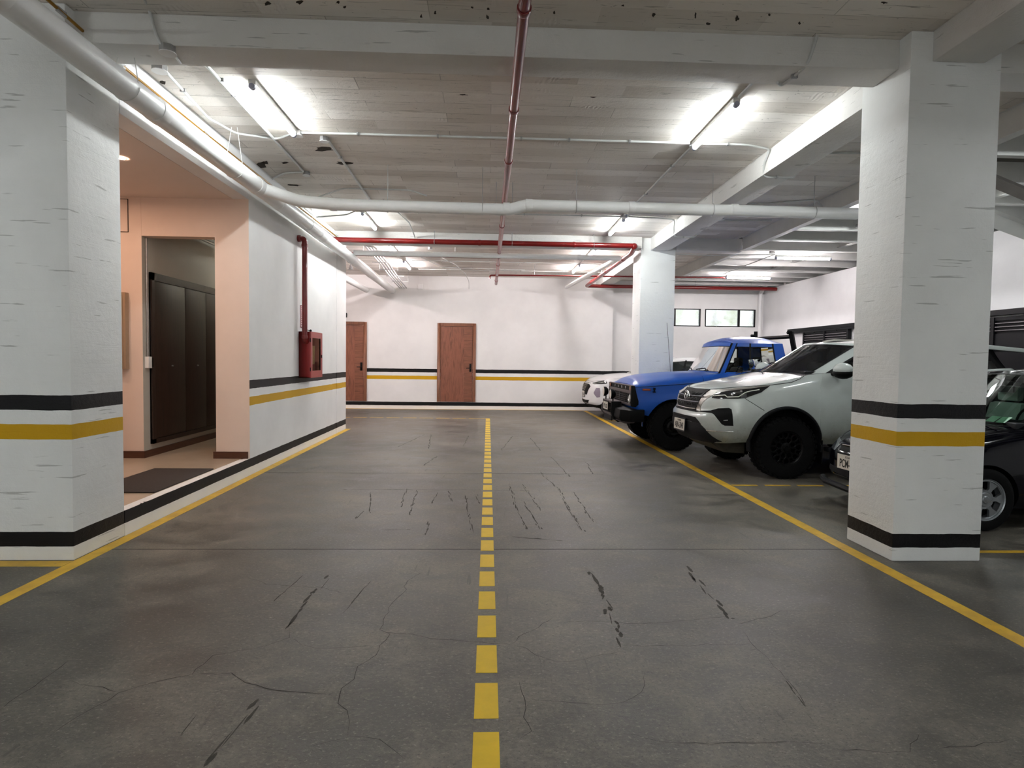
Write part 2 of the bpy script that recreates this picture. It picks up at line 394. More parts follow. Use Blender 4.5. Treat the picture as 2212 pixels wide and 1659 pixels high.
# a hedge outside, seen blurred through the pebbled panes
HEDGE = mat('yellow_green_leaves', rgb('a9b84a'), .6, vary=.5, vscale=9)  # yellow-green leaf colour, varied at random
for k, (hx, hr) in enumerate(((7.7, .8), (9.1, .85), (6.3, .6))):
    bm = bmesh.new()
    for j in range(900):
        v = Vector((random.gauss(0, 1), random.gauss(0, 1), random.gauss(0, 1))).normalized()*hr*random.uniform(.75, 1.0)
        q = Matrix.Rotation(random.uniform(0, 6.28), 4, Vector((random.random(), random.random(), random.random()+.1)).normalized())
        ps = [v + (q @ Vector(c)) for c in ((-.05, 0, 0), (0, -.025, .004), (.05, 0, 0), (0, .025, .004))]
        bm.faces.new([bm.verts.new(p+Vector((0, 0, 0))) for p in ps])
    trunk = MB().cyl((0, 0, -3.0), (0, 0, .1), .05, 8)
    e = thing('garden_shrub', (hx, 20.3+k*.3, .2), ['yellow-green shrub outside behind the right half of the far window', 'taller yellow-green shrub outside past the window wall corner', 'small shrub outside behind the window beside the column'][k], 'shrub', 'shrubs outside the windows')
    me = finish(bm, 'foliage', HEDGE, False); me.transform(Matrix.Translation((0, 0, 3.0))); link('foliage', me, e)
    me = trunk.mesh('stem', WBASE); me.transform(Matrix.Translation((0, 0, 3.0))); link('stem', me, e)
struct(MB().box((-9.5, 19.15, -.2), (12, 24, -.001)).build('floor_outside', mat('outdoor_ground', rgb('8a8a80'), .9, vary=.2), smooth=False))

# doors of the back wall
def door(n, x0, x1, hinge_gap):
    z0, z1 = .235, 2.66; e = thing('door_%d' % n, ((x0+x1)/2, YB, z0), 'x', 'door'); del e['label']; del e['category']; struct(e); c = Vector(e.location)
    def P(mb, nm, mt, par=e, bevel=0):
        me = mb.mesh(nm, mt, True, 30, bevel); me.transform(Matrix.Translation(-c)); return link(nm, me, par)
    f = MB(); w = .095
    f.box((x0, YB-.05, z0), (x0+w, YB+.0, z1)); f.box((x1-w, YB-.05, z0), (x1, YB+.0, z1)); f.box((x0+w, YB-.05, z1-w), (x1-w, YB+.0, z1))
    P(f, 'door_frame', WFRAME, bevel=.006)
    xs = x1-w-.27
    leaf = P(MB().box((x0+w+.006, YB-.025, z0), (xs, YB-.001, z1-w-.006)), 'door_leaf', WDOOR)
    P(MB().box((xs+.001, YB-.026, z0), (x1-w-.006, YB-.001, z1-w-.006)), 'cross_grain_stile', WDOORH, leaf)
    h = P(MB().box((x1-w-.1, YB-.045, 1.17), (x1-w-.04, YB-.026, 1.42)), 'lock_plate', HANDLE, leaf, .004)
    P(MB().tube([(x1-w-.07, YB-.045, 1.28), (x1-w-.07, YB-.085, 1.28), (x1-w-.2, YB-.085, 1.28)], .011, 8, fillet=.02), 'door_handle', HANDLE, leaf)
door(1, -4.93, -3.73, 0); door(2, -1.575, -.385, 0)

# columns
def column(x0, x1, y0, y1, label, name='concrete_column'):
    return tag(MB().box((x0, y0, 0), (x1, y1, ZC)).build(name, COLM, bevel=.012), label, 'column')
column(3.2, 3.92, 4.57, 5.17, 'near white concrete column with black and yellow bands, in front of the black car')
column(-4.5, -3.1, 4.6, 5.238, 'wide white concrete pier with black and yellow bands, left of the lobby opening')
column(3.12, 3.84, 12.38, 13.05, 'farther white concrete column standing behind the blue pickup bonnet')

# beams
def beam(a, b, label, mt=BEAM): return tag(MB().box(a, b).build('concrete_beam', mt, bevel=.008), label, 'beam', None)
beam((-9.3, 4.70, 3.87), (3.2, 5.02, ZC), 'nearest painted beam crossing the whole ceiling above the lane')
beam((3.92, 4.70, 3.87), (5.12, 5.02, ZC), 'short dark beam stub right of the near column head')
beam((-9.3, 12.30, 3.87), (3.12, 12.62, ZC), 'cross beam behind the big red pipe, left of the farther column')
beam((3.84, 12.30, 3.84), (5.2, 12.62, ZC), 'short cross beam right of the farther column')
beam((3.37, -9, 3.87), (3.78, 4.57, ZC), 'beam running towards the viewer above the near column')
beam((3.32, 5.17, 3.84), (3.70, 12.38, ZC), 'long beam with bright left face between the near and farther columns')
beam((3.32, 13.05, 3.84), (3.70, YB, ZC), 'long beam from the farther column to the back wall')
beam((-9.3, -2.9, 3.87), (3.37, -2.55, ZC), 'cross beam behind the viewer')

# steel roof of the right bay
def ibeam(a, b, h, wd, axis, label, grp):
    m = MB(); t_ = .012
    if axis == 1:
        x = a[0]; m.box((x-wd/2, a[1], a[2]), (x+wd/2, b[1], a[2]+t_)); m.box((x-t_/2, a[1], a[2]+t_), (x+t_/2, b[1], a[2]+h-t_)); m.box((x-wd/2, a[1], a[2]+h-t_), (x+wd/2, b[1], a[2]+h))
    else:
        y = a[1]; m.box((a[0], y-wd/2, a[2]), (b[0], y+wd/2, a[2]+t_)); m.box((a[0], y-t_/2, a[2]+t_), (b[0], y+t_/2, a[2]+h-t_)); m.box((a[0], y-wd/2, a[2]+h-t_), (b[0], y+wd/2, a[2]+h))
    return tag(m.build('steel_beam', STEELW), label, 'beam', grp)
ibeam((5.19, -9, 3.84), (0, 12.25, 0), .29, .12, 1, 'white steel edge beam along the slab, on the near side of the farther column', None)
ibeam((5.19, 12.7, 3.84), (0, 18.9, 0), .29, .12, 1, 'white steel edge beam along the slab, running to the window wall', None)
ibeam((7.3, -9, 3.97), (0, 18.9, 0), .20, .1, 1, 'white steel girder down the middle of the right bay roof', None)
jy = [.6, 1.6, 2.6, 3.6, 4.6, 5.6, 6.6, 7.6, 8.55, 9.5, 10.45, 11.4, 12.4, 13.35, 14.35, 15.3, 16.2, 17.1, 18.0]
for i, y in enumerate(jy):
    m = MB().box((5.26, y-.012, 3.905), (9.2, y+.012, 4.175)); m.box((5.26, y-.045, 3.89), (9.2, y+.045, 3.905))
    n_ = jy.index(y); far = len(jy)-1-n_
    lab = 'white steel roof joist nearest the window wall' if far == 0 else '%s white steel roof joist counting from the window wall' % ['', 'second', 'third', 'fourth', 'fifth', 'sixth', 'seventh', 'eighth', 'ninth', 'tenth', 'eleventh', 'twelfth', 'thirteenth', 'fourteenth', 'fifteenth', 'sixteenth', 'seventeenth', 'eighteenth', 'nineteenth'][far] if far < 19 else 'white steel roof joist above or behind the viewer, right of the near column'
    tag(m.build('roof_joist', STEELW, smooth=False), lab, 'joist', 'roof joists across the right bay')
for y, q_ in ((6.4, 'nearest the viewer'), (9.8, 'above the long black gate'), (13.9, 'above the smaller black gate'), (17.6, 'nearest the window wall')):
    tag(MB().box((8.78, y, 3.88), (8.86, y+.12, 4.13)).build('wall_post', STEELW), 'short white post on top of the right wall, '+q_, 'post', 'short posts on the right wall')
# slanted rafter seen right of the near column
a = at(2150, 392, 1, 7.3); b = at(2290, 450, 1, 7.3)
def ext(a, b):
    d = b-a; return a+d*((3.98-a.z)/d.z), a+d*((8.74-a.x)/d.x)
m = MB().tube(ext(a, b), .085, 4); tag(m.build('sloping_rafter', DGREY and mat('grey_brown_steel', rgb('6f6a66'), .5, vary=.1)), 'grey sloping steel rafter at the right edge, beside the near column', 'beam')
a = at(2140, 470, 1, 7.9); b = at(2300, 530, 1, 7.9)
tag(MB().tube(ext(a, b), .12, 4).build('sloping_rafter', STEELW), 'bright white sloping rafter at the right edge, under the grey one', 'beam')

# ---------------------------------------------------------------- floor markings
def slab(name, rects, mt, label, z=.0016, cat='road marking', grp=None):
    m = MB()
    for (x0, y0, x1, y1) in rects: m.box((x0, y0, -.001), (x1, y1, z))
    return tag(m.build(name, mt, smooth=False), label, cat, grp)
slab('lane_line', [(-3.095, -1, -2.985, 13.25)], YEL, 'solid yellow line at the foot of the left wall and kerb')
slab('lane_line', [(2.97, -1, 3.085, 18.62)], YEL, 'solid yellow line in front of the parked cars, right of the lane')
slab('dashed_lane_line', [(-.045, 2.54-1.14+i*.381, .062, 2.54-1.14+i*.381+.285) for i in range(38)], YEL2, 'yellow dashed line down the middle of the lane')
slab('dashed_lane_line', [(-.16-.33-i*.431, 15.80, -.16-i*.431+.02, 15.86) for i in range(17)] + [(-.16, 15.80, .05, 15.87)], YEL, 'pale thin dashed line crossing the lane end to the left hall')
slab('bay_line', [(3.1+i*.425, 7.42, 3.1+i*.425+.33, 7.48) for i in range(13)], YEL, 'dashed yellow bay line beside the silver SUV front wheel')
slab('bay_line', [(3.09, 15.46, 8.2, 15.53)], YEL, 'thin yellow bay line beside the white SUV')
slab('bay_line', [(3.95, 4.775, 8.2, 4.835)], YEL, 'yellow bay line right of the near column foot')
slab('bay_line', [(-4.5, 4.47, -3.1, 4.59)], YEL, 'yellow line along the foot of the wide left pier')
slab('wall_foot_line', [(-9, YB-.1, 2.97, YB-.01)], YEL, 'worn yellow line along the foot of the back wall')
fl = [o for o in COL.objects if o.name == 'floor'][0]; fo = Vector(fl.location)
def strip(pts, wd, jit, nm='crack', z=.0012, mt=CRACK, dens=.05):
    P = [fp(*p) for p in pts]; Q = [P[0]]
    if nm == 'groove':                                             # a broken row of torn chips
        m = MB()
        for a, b in zip(P, P[1:]):
            L = (b-a).length; d = (b-a)/max(L, 1e-6); n_ = Vector((-d.y, d.x, 0)); s_ = 0
            while s_ < L:
                ln = random.uniform(.05, .24); w_ = random.uniform(.15, .75)*wd; o_ = random.gauss(0, wd*.3)
                c0 = a+d*s_+n_*o_; c1 = a+d*min(s_+ln, L)+n_*(o_+random.uniform(-.3, .3)*wd); k = 6; up = []; dn = []
                for i in range(k+1):
                    t_ = i/k; q = c0.lerp(c1, t_); e_ = w_*(4*t_*(1-t_))**.5*random.uniform(.4, 1)/2+.0004; up.append(q+n_*e_); dn.append(q-n_*e_)
                vs = [(q.x, q.y, z) for q in up+dn]; m.add(vs, [(i, i+1, i+k+2, i+k+1) for i in range(k)])
                s_ += ln*random.uniform(.25, .9)+.01
        me = m.mesh(nm, mt, False); me.transform(Matrix.Translation(-fo)); return link(nm, me, fl)
    for a, b in zip(P, P[1:]):
        n = max(1, int((b-a).length/dens))
        for i in range(1, n+1):
            q = a.lerp(b, i/n); d = (b-a).normalized(); q += Vector((-d.y, d.x, 0))*random.uniform(-jit, jit)*(0 if i == n else 1); Q.append(q)
    vs = []; fs = []
    for i, q in enumerate(Q):
        d = (Q[min(i+1, len(Q)-1)]-Q[max(i-1, 0)]).normalized(); nn = Vector((-d.y, d.x, 0)); w_ = wd*random.uniform(.35, 1)*(.15 if i in (0, len(Q)-1) else 1)/2
        vs += [q+nn*w_, q-nn*w_]
    for i in range(len(Q)-1): fs.append((2*i, 2*i+1, 2*i+3, 2*i+2))
    m = MB(); m.add([(v[0], v[1], z) for v in vs], fs); me = m.mesh(nm, mt, False)
    me.transform(Matrix.Translation(-fo)); return link(nm, me, fl)
La = lambda L: [(x/2, 1200+y/2) for x, y in L]; Ra = lambda L: [(1106+x/2, 1150+y/2) for x, y in L]; Ma = lambda L: [(740+x/3.95, 840+y/3.95) for x, y in L]
for L in ([(1830,70),(1760,110),(1745,160),(1700,200),(1665,260),(1640,320),(1685,340),(1640,390),(1625,430),(1545,480),(1530,535),(1475,575),(1460,640),(1500,670),(1510,720),(1500,780)],
          [(1640,330),(1780,340),(1860,360),(2000,370),(2212,385)], [(1250,310),(1250,355),(1150,390),(1040,410),(920,432),(880,470),(830,515),(700,540),(590,570),(510,595),(420,650),(330,700),(220,775)],
          [(1250,355),(1300,385),(1360,400),(1450,400),(1600,392)], [(310,542),(400,565),(510,592)], [(830,512),(1000,508),(1060,550),(1150,575),(1290,590),(1440,605)],
          [(1500,790),(1440,800),(1330,830)], [(1510,780),(1640,795),(1700,840),(1760,890)], [(0,670),(90,600),(180,540),(300,450)], [(1070,95),(1150,125),(1400,140),(1480,165)]): strip(La(L), .0038, .012)
for L in ([(0,485),(30,450),(90,425),(130,395),(175,370)], [(0,487),(60,500),(100,530),(190,560),(280,555),(470,515)], [(230,385),(400,385),(560,395),(700,385),(930,365)],
          [(960,400),(1090,370),(1160,340),(1300,345)], [(480,490),(800,488),(1030,480)], [(60,720),(200,730),(350,745),(480,735),(560,690),(575,600)], [(30,640),(55,720),(50,800),(85,860),(30,895)],
          [(480,870),(640,905),(800,910),(1040,912),(1280,910),(1380,915)], [(1380,940),(1550,945),(1720,950),(1720,915),(1760,870)], [(1000,430),(1130,580),(1200,650),(1270,755)], [(1840,935),(2000,925),(2150,895)]): strip(Ra(L), .0034, .011)
GRV = mat('floor_groove', rgb('3d3a34'), .9, vary=.3, vscale=25)
for L, wd in (([(1135,620),(880,915)], .035), ([(1420,85),(1235,320)], .035), ([(1310,85),(1180,200)], .012), ([(1600,110),(1480,250)], .012), ([(850,690),(780,780)], .012)): strip(La(L), wd, .004, 'groove', .0009, GRV)
for L, wd in (([(345,170),(400,290),(450,400),(485,500)], .055), ([(750,145),(870,290),(950,375)], .05), ([(1180,640),(1270,755)], .014)): strip(Ra(L), wd, .006, 'groove', .0009, GRV)
for L in ([(1850,850),(1890,960),(2050,1220)], [(1430,830),(1500,1050),(1570,1200)], [(1530,810),(1620,930),(1700,1040)], [(1050,910),(1075,1050),(1110,1230)], [(640,860),(570,1080)], [(545,850),(490,1010)],
          [(1780,580),(1940,750)], [(1680,710),(1860,870)], [(800,575),(690,655)], [(470,495),(700,390)], [(1970,880),(2140,1140)], [(1600,420),(1690,525)], [(1450,400),(1355,525)], [(1075,400),(1030,490)], [(755,390),(735,510)], [(900,870),(935,960)], [(1540,960),(1690,1200)], [(2070,620),(2140,730)], [(180,1040),(110,1110)], [(820,880),(760,980)], [(740,1130),(700,1250)], [(1140,900),(1170,980)], [(1890,960),(2010,1140)], [(1440,1260),(1880,1300)], [(240,880),(235,1060)]):
    strip(Ma(L), .026, .016, 'groove', .0009, GRV)
for L in ([(0,860),(1180,862)], [(0,725),(300,722)], [(330,1200),(580,1200)], [(1300,722),(1890,730)], [(600,660),(10,660)], [(0,605),(400,605)], [(1290,868),(1600,872)], [(700,532),(990,536)], [(340,1070),(460,1070)], [(1330,388),(1480,390)], [(1850,380),(2100,383)]):
    strip(Ma(L), .018, .01, 'groove', .0009, GRV)
m = MB().box((-2.985, 4.868, 0), (2.97, 4.874, .0012)); me = m.mesh('joint', CRACK, False); me.transform(Matrix.Translation(-fo)); link('joint', me, fl)
m = MB().box((-2.985, 8.15, 0), (1.6, 8.155, .0012)); me = m.mesh('joint', GRV, False); me.transform(Matrix.Translation(-fo)); link('joint', me, fl)

# spalled spots of the slab
SPALL = mat('spalled_concrete', rgb('3c352e'), .9, vary=.4, vscale=40); co_ = Vector(ceil.location)
for (x, y, sx, sy) in [(578, 8, 8, 5), (648, 5, 9, 5), (730, 5, 4, 4), (745, 15, 4, 4), (910, 35, 3, 6), (940, 27, 3, 5), (1053, 37, 3, 7), (1055, 19, 3, 4), (1020, 16, 3, 3), (1197, 27, 3, 6), (1345, 12, 4, 3), (1412, 31, 5, 6), (1502, 34, 3, 9), (1530, 51, 6, 3), (1592, 40, 5, 7), (1662, 32, 3, 4), (1727, 50, 4, 4), (1910, 6, 8, 3), (565, 357, 13, 9), (572, 352, 9, 5), (616, 352, 10, 3), (742, 352, 22, 4), (700, 322, 30, 5), (636, 400, 20, 3), (352, 178, 9, 5), (1000, 205, 12, 2), (1280, 210, 10, 2)]:
    c0 = fp(x, y, ZC-.0015); n = 11; ps = []
    for k in range(n):
        a = 2*PI*k/n; r_ = random.uniform(.45, 1.1); q = fp(x+math.cos(a)*sx*r_, y+math.sin(a)*sy*r_, ZC-.0015); ps.append((q.x, q.y, q.z))
    me = MB().add([tuple(c0)]+ps, [(0, k+1, (k+1) % n+1) for k in range(n)]).mesh('spalled_spot', SPALL, False); me.transform(Matrix.Translation(-co_)); link('spalled_spot', me, ceil)

# ---------------------------------------------------------------- ceiling lights
def tube_light(x, y, z, axis, label, grp, col=COOL, strength=1.0, ln=1.2):
    e = thing('tube_light', (x, y, z), label, 'ceiling light', grp)
    def ax_(p): return p if axis == 1 else (p[1], p[0], p[2])
    h = ln/2
    MB().box(*sorted_box(ax_((-.034, -h, -.046)), ax_((.034, h, 0)))).build('housing', STEELW, e, bevel=.003)
    em = mat('tube_glow_%d' % (int(col[0]*100)*1000+int(strength*100)), (.9, .9, .9, 1), .5, emit=col+(1,), es=L_TUBE*strength)
    MB().tube([ax_((0, -h+.03, -.068)), ax_((0, h-.03, -.068))], .024, 8).build('diffuser', em, e)
    for s_ in (-1, 1): MB().tube([ax_((0, s_*(h-.03), -.066)), ax_((0, s_*(h+.012), -.066))], .028, 12).build('end_cap', mat('lamp_end_cap', rgb('9fa3b5'), .4), e)
    return e
def sorted_box(a, b): return [min(p, q) for p, q in zip(a, b)], [max(p, q) for p, q in zip(a, b)]
LG = None
tube_light(-2.2, 6.33, 4.1, 1, 'lit tube lamp on the ceiling nearest the left pipe, close to the lobby', LG, COOL, .66)
tube_light(-2.2, 11.2, 4.1, 1, 'lit tube lamp on the left of the lane, just behind the horizontal white pipe', LG, COOL, .85)
tube_light(-2.2, 14.0, 4.1, 1, 'lit tube lamp on the left, partly hidden behind the big red pipe', LG, WARMISH, 1.2)
tube_light(-2.2, 16.3, 4.1, 1, 'lit tube lamp on the left nearest the back wall', LG, WARMISH, 1.2)
tube_light(2.36, 6.4, 4.1, 1, 'lit tube lamp on the ceiling right of the long red pipe, nearest the viewer', LG, COOL, .66)
tube_light(2.36, 11.25, 4.1, 1, 'lit tube lamp on the right of the lane, in front of the farther column', LG, COOL, .8)
tube_light(2.36, 14.05, 4.1, 1, 'lit tube lamp on the right behind the big red pipe', LG, WARMISH, 1.2)
tube_light(2.36, 16.4, 4.1, 1, 'lit tube lamp on the right nearest the back wall', LG, WARMISH, 1.2)
tube_light(6.7, 12.7, 3.86, 0, 'upper lit tube lamp of the two over the far right bay', LG, WARMISH, 1.2)
tube_light(6.85, 15.75, 3.86, 0, 'lower lit tube lamp over the far right bay, nearest the window wall', LG, WARMISH, 1.2)
tube_light(6.3, 8.6, 3.9, 0, 'lit tube lamp above the silver SUV roof', LG, COOL)
tube_light(6.4, 4.4, 3.9, 0, 'lit tube lamp above the black car', LG, COOL, .8)
tube_light(-2.2, -.9, 4.1, 1, 'lit tube lamp above and left of the viewer', LG, COOL, .35)
tube_light(2.36, -.9, 4.1, 1, 'lit tube lamp above and right of the viewer', LG, COOL, .35)
tube_light(-2.2, -4.9, 4.1, 1, 'lit tube lamp well behind the viewer on the left', LG, COOL, 3.6)
tube_light(2.36, -4.9, 4.1, 1, 'lit tube lamp well behind the viewer on the right', LG, COOL, 3.6)
tube_light(0.2, -7.5, 4.1, 1, 'unseen fill tube lamp added far behind the viewer', LG, COOL, 2.5)  # extra lamp out of view, added to light the column fronts
tube_light(-6.6, 2.0, 4.1, 0, 'unseen fill tube lamp added in the open space left of the pier', LG, COOL, 1.2)  # added out of view to brighten front faces and the near ceiling
tube_light(-5.6, 16.0, 4.1, 1, 'lit pinkish tube lamp in the hall left of the back door', LG, (1.0, .82, .80), 2.0)
tube_light(-3.75, 11.3, 3.5, 1, 'lit tube lamp inside the locker corridor', LG, (.95, 1, .9), .42, .9)
# lobby downlight
p = fp(262, 340, 3.57)
e = thing('downlight', (-4.05, 6.35, 3.563), 'small glowing warm downlight in the lobby ceiling beside the pier', 'ceiling light')
MB().lathe([(.035, -.004), (.05, -.006), (.052, 0)], (0, 0, 0), 2, 24).build('trim_ring', STEELW, e)
MB().lathe([(.0005, -.003), (.036, -.003)], (0, 0, 0), 2, 24).build('lamp_lens', mat('warm_lamp_glow', (1, .8, .6, 1), .5, emit=LOBBY+(1,), es=420), e)
e.location = (p.x, p.y, 3.563)
e2 = thing('downlight', (-4.9, 6.9, 3.563), 'second warm downlight in the lobby ceiling hidden behind the pier', 'ceiling light')
for c in list(e.children):
    d = c.copy(); COL.objects.link(d); d.parent = e2
# ---------------------------------------------------------------- pipes under the ceiling
def rod(x, y, z0, z1, parent, r=.004, off=None, nm='hanger_rod', mt=None):
    o = Vector(off) if off is not None else Vector(parent.location)
    me = MB().tube([(x, y, z0), (x, y, z1)], r, 6).mesh(nm, mt or GALV); me.transform(Matrix.Translation(-o)); return link(nm, me, parent)
def local(mb, nm, mt, par, bevel=0, smooth=True):
    me = mb.mesh(nm, mt, smooth, 40, bevel); me.transform(par.matrix_basis.inverted()); return link(nm, me, par)
def pipe(name, pts, r, mt, label, cat='pipe', grp=None, fillet=0, seg=16):
    return tag(MB().tube(pts, r, seg, fillet=fillet).build(name, mt), label, cat, grp)
def ring(par, p, axis, r, ln, mt, nm='pipe_coupling'):
    d = [0, 0, 0]; d[axis] = ln/2; a = [p[i]-d[i] for i in range(3)]; b = [p[i]+d[i] for i in range(3)]
    return local(MB().tube([a, b], r, 20), nm, mt, par, .004)

# big white drain pipe along the left wall
main = pipe('drain_pipe', [(-2.86, -6, 3.65), (-2.85, 5, 3.64), (-2.85, 8.2, 3.64), (-2.90, 13, 3.64), (-2.97, YB, 3.64)], .102, PVC, 'big white drain pipe running the whole length under the left ceiling edge', seg=28)
for y in (3.62, 5.35, 7.55, 8.35, 10.3, 10.62, 12.9, 15.1): ring(main, (-2.85-(max(0, y-8.2))*.0115, y, 3.64), 1, .107, .13, PVC)
for y in (4.9, 6.9, 9.6): 
    for s_ in (-1, 1): local(MB().tube([(-2.85+s_*.1, y, 3.64), (-2.85+s_*.03, y+.02, ZC)], .003, 5), 'hanging_cord', CORD, main)
    local(MB().tube([(-2.85+.106*math.cos(a*PI/12), y, 3.64-.106*math.sin(a*PI/12)) for a in range(13)], .003, 5), 'hanging_cord', CORD, main)
# cross pipe with a Y junction, a jog up and couplings
cr = pipe('drain_pipe', [(-2.84, 7.62, 3.63), (-2.45, 7.95, 3.56), (-1.9, 8.08, 3.56), (.28, 8.1, 3.55), (.46, 8.1, 3.615), (5.0, 8.1, 3.60)], .077, PVC, 'white drain pipe crossing the ceiling left to right, with a small jog', fillet=.09, seg=24)
for x in (-2.05, -1.72, .22, .52, 1.9, 3.3): ring(cr, (x, 8.08 if x < -1.8 else 8.1, 3.56 if x < .3 else 3.613), 0, .083, .09, PVC)
for x in (-1.35, -.1, 1.15, 3.0, 4.4): 
    rod(x, 8.1, 3.62, ZC, cr); local(MB().tube([(x, 8.1+.082*math.cos(a*PI/12), (3.56 if x < .3 else 3.61)+.082*math.sin(a*PI/12)) for a in range(25)], .004, 5), 'hanger_ring', GALV, cr)
pipe('drain_pipe', [(-3.85, 13.4, 3.66), (-3.76, YB, 3.64)], .085, PVC, 'short white drain pipe in the hall beyond the left wall end, entering the back wall', seg=20)
dp = pipe('drain_pipe', [(-2.82, 12.75, 3.74), (2.78, 12.78, 3.74), (2.72, 12.9, 3.73), (2.3, 17.9, 3.73)], .055, PVC, 'thin white drain pipe below the big red pipe, bending towards the back wall', fillet=.08)
for x in (-1.9, .42, 1.9): ring(dp, (x, 12.76, 3.74), 0, .06, .08, PVC)
pipe('down_pipe', [(8.58, 18.82, 0), (8.58, 18.82, 3.75), (8.62, 18.6, 3.95), (8.62, 18.2, 4.1)], .06, PVC, 'white rain downpipe in the corner of the window wall', fillet=.1)
# red fire pipes
r1 = pipe('fire_pipe', [(.205, -6, 3.80), (.205, 17.95, 3.80)], .040, RED, 'long red fire pipe running away from the viewer under the ceiling', seg=20)
for y in (3.95, 5.5, 6.9, 8.9, 10.2, 13.27, 14.3, 16.1, 17.2): ring(r1, (.205, y, 3.80), 1, .048, .05, RED)
local(MB().box((.07, 8.72, 3.745), (.34, 8.76, 3.76)), 'pipe_bracket', RED, r1)
for x in (.09, .32): rod(x, 8.74, 3.76, ZC, r1)
for y in (6.1, 11.0, 14.9): rod(.205, y, 3.83, ZC, r1)
r2 = pipe('fire_pipe', [(-3.1, 12.16, 3.89), (2.9, 12.16, 3.885), (2.93, 12.19, 3.86), (2.95, 12.5, 3.80), (2.90, 17.9, 3.78), (8.70, 18.0, 3.80)], .052, RED, 'big red fire pipe crossing before the farther column, then turning back', fillet=.06, seg=20)
for x in (-.2, 1.7): ring(r2, (x, 12.16, 3.887), 0, .058, .05, RED)
for y in (13.2, 15.0, 17.0): ring(r2, (2.945-(y-12.5)*.0093, y, 3.80-(y-12.5)*.0037), 1, .058, .05, RED)
local(MB().sphere((2.925, 12.17, 3.875), .07), 'pipe_elbow', RED, r2)
for x in (-1.1, .45, 2.1): rod(x, 12.16, 3.9, ZC, r2, .006); local(MB().tube([(x, 12.16+.056*math.cos(a*PI/10), 3.887+.056*math.sin(a*PI/10)) for a in range(21)], .006, 5), 'hanger_ring', GALV, r2)
for x in (4.4, 6.2, 7.9): rod(x, 17.97, 3.83, 4.1, r2, .005)
r3 = pipe('fire_pipe', [(-3.05, 13.27, 3.80), (.17, 13.27, 3.80)], .038, RED, 'second red fire pipe behind the first, joining the long one from the left')
for x in (-2.2, -.75): rod(x, 13.27, 3.83, ZC, r3)
r4 = pipe('fire_pipe', [(.02, 16.1, 3.70), (.02, 16.1, 3.79), (.29, 16.1, 3.80), (7.3, 15.9, 3.82)], .020, RED, 'thin red sprinkler pipe near the back wall, crossing to the right bay', fillet=.04, seg=10)
for x in (1.2, 3.0, 5.4): rod(x, 16.06, 3.82, ZC, r4)

# yellow gas line with a grey sleeve where it passes the beam
gp = [at(*p, 0, -3.04) for p in ((70, -30), (187, 74))]; g2 = [at(*p, 0, -3.04) for p in ((262, 140), (300, 172), (445, 290), (560, 380), (728, 512))]
gas = tag(MB().tube([gp[0], gp[1], g2[0], g2[1], g2[2], g2[3], g2[4]], .012, 8).build('gas_pipe', GASY), 'thin yellow gas pipe clipped along the left wall above the big drain pipe', 'pipe')
local(MB().tube([gp[1], g2[0]], .024, 10), 'pipe_sleeve', COND, gas)
for p in (g2[0], g2[2], gp[0].lerp(gp[1], .5)): local(MB().cbox(p, (.02, .09, .035)), 'pipe_clip', GALV, gas)

# cable bundle and ladder beside the drain pipe
for i, lab in enumerate(('conduit of the bundle beside the drain pipe, next to the pipe', 'second conduit of the bundle right of the drain pipe', 'third conduit of the bundle right of the drain pipe', 'outermost conduit of the bundle right of the drain pipe')):
    x = -2.62+i*.07
    pipe('conduit', [(-3.0, 12.72, 3.93-.01*i), (x-.1, 12.72, 3.93-.01*i), (x, 12.9, 3.92-.01*i), (x-.05, 15, 3.86), (x-.12, 17.6, 3.76), (x-.12, YB, 3.72)], .016, COND, 'white '+lab, 'conduit', None, .12, 8)
m = MB()
for y in (13.6, 14.6, 15.6, 16.6, 17.6): m.box((-2.8, y, 3.88-(y-13)*.025), (-2.33, y+.03, 3.895-(y-13)*.025))
rk = tag(m.build('cable_rack', GALV), 'set of galvanised bars carrying the conduit bundle beside the drain pipe', 'bracket')
for y in (13.6, 15.6, 17.6): 
    for x in (-2.8, -2.34): rod(x, y+.015, 3.85-(y-13)*.025, ZC, rk)

# conduits
def cond(pts, label, r=.013, fillet=.06, clips=()):
    o = tag(MB().tube(pts, r, 8, fillet=fillet).build('conduit', COND), label, 'conduit')
    for p, ax in clips:
        local(MB().cbox(p, (.02, .05, .03) if ax == 0 else (.05, .02, .03)), 'conduit_clip', GALV, o)
    return o
z = 4.083
cond([(-2.18, 6.98, z), (2.3, 6.98, z)], 'straight conduit crossing the ceiling between the two nearest tube lamps', clips=[((x, 6.98, z), 0) for x in (-1.5, -.6, .35, .9, 1.6)])
cond([(2.42, 6.98, z), (2.95, 6.98, z), (3.30, 7.1, z), (3.302, 7.25, 3.95), (3.34, 7.32, 3.825), (3.71, 7.32, 3.822), (3.735, 7.32, 3.86), (3.9, 7.2, z), (5.0, 7.1, z)], 'conduit curving under the long beam right of the nearest right tube lamp', clips=[((2.75, 6.98, z), 0), ((3.5, 7.32, 3.825), 0)])
cond([(2.42, 11.85-1.3, z), (3.0, 10.6, z), (3.29, 10.7, z), (3.30, 10.8, 3.95), (3.34, 10.85, 3.805), (3.71, 10.85, 3.815), (3.735, 10.8, 3.86), (4.0, 10.7, z), (5.0, 10.6, z)], 'conduit curving under the long beam behind the horizontal white pipe', clips=[((3.5, 10.85, 3.805), 0)])
cond([(-2.6, 10.55, z), (-2.1, 10.55, z), (2.3, 10.55, z)], 'straight conduit crossing the ceiling just behind the horizontal white pipe', clips=[((x, 10.55, z), 0) for x in (-.9, .6, 1.6)])
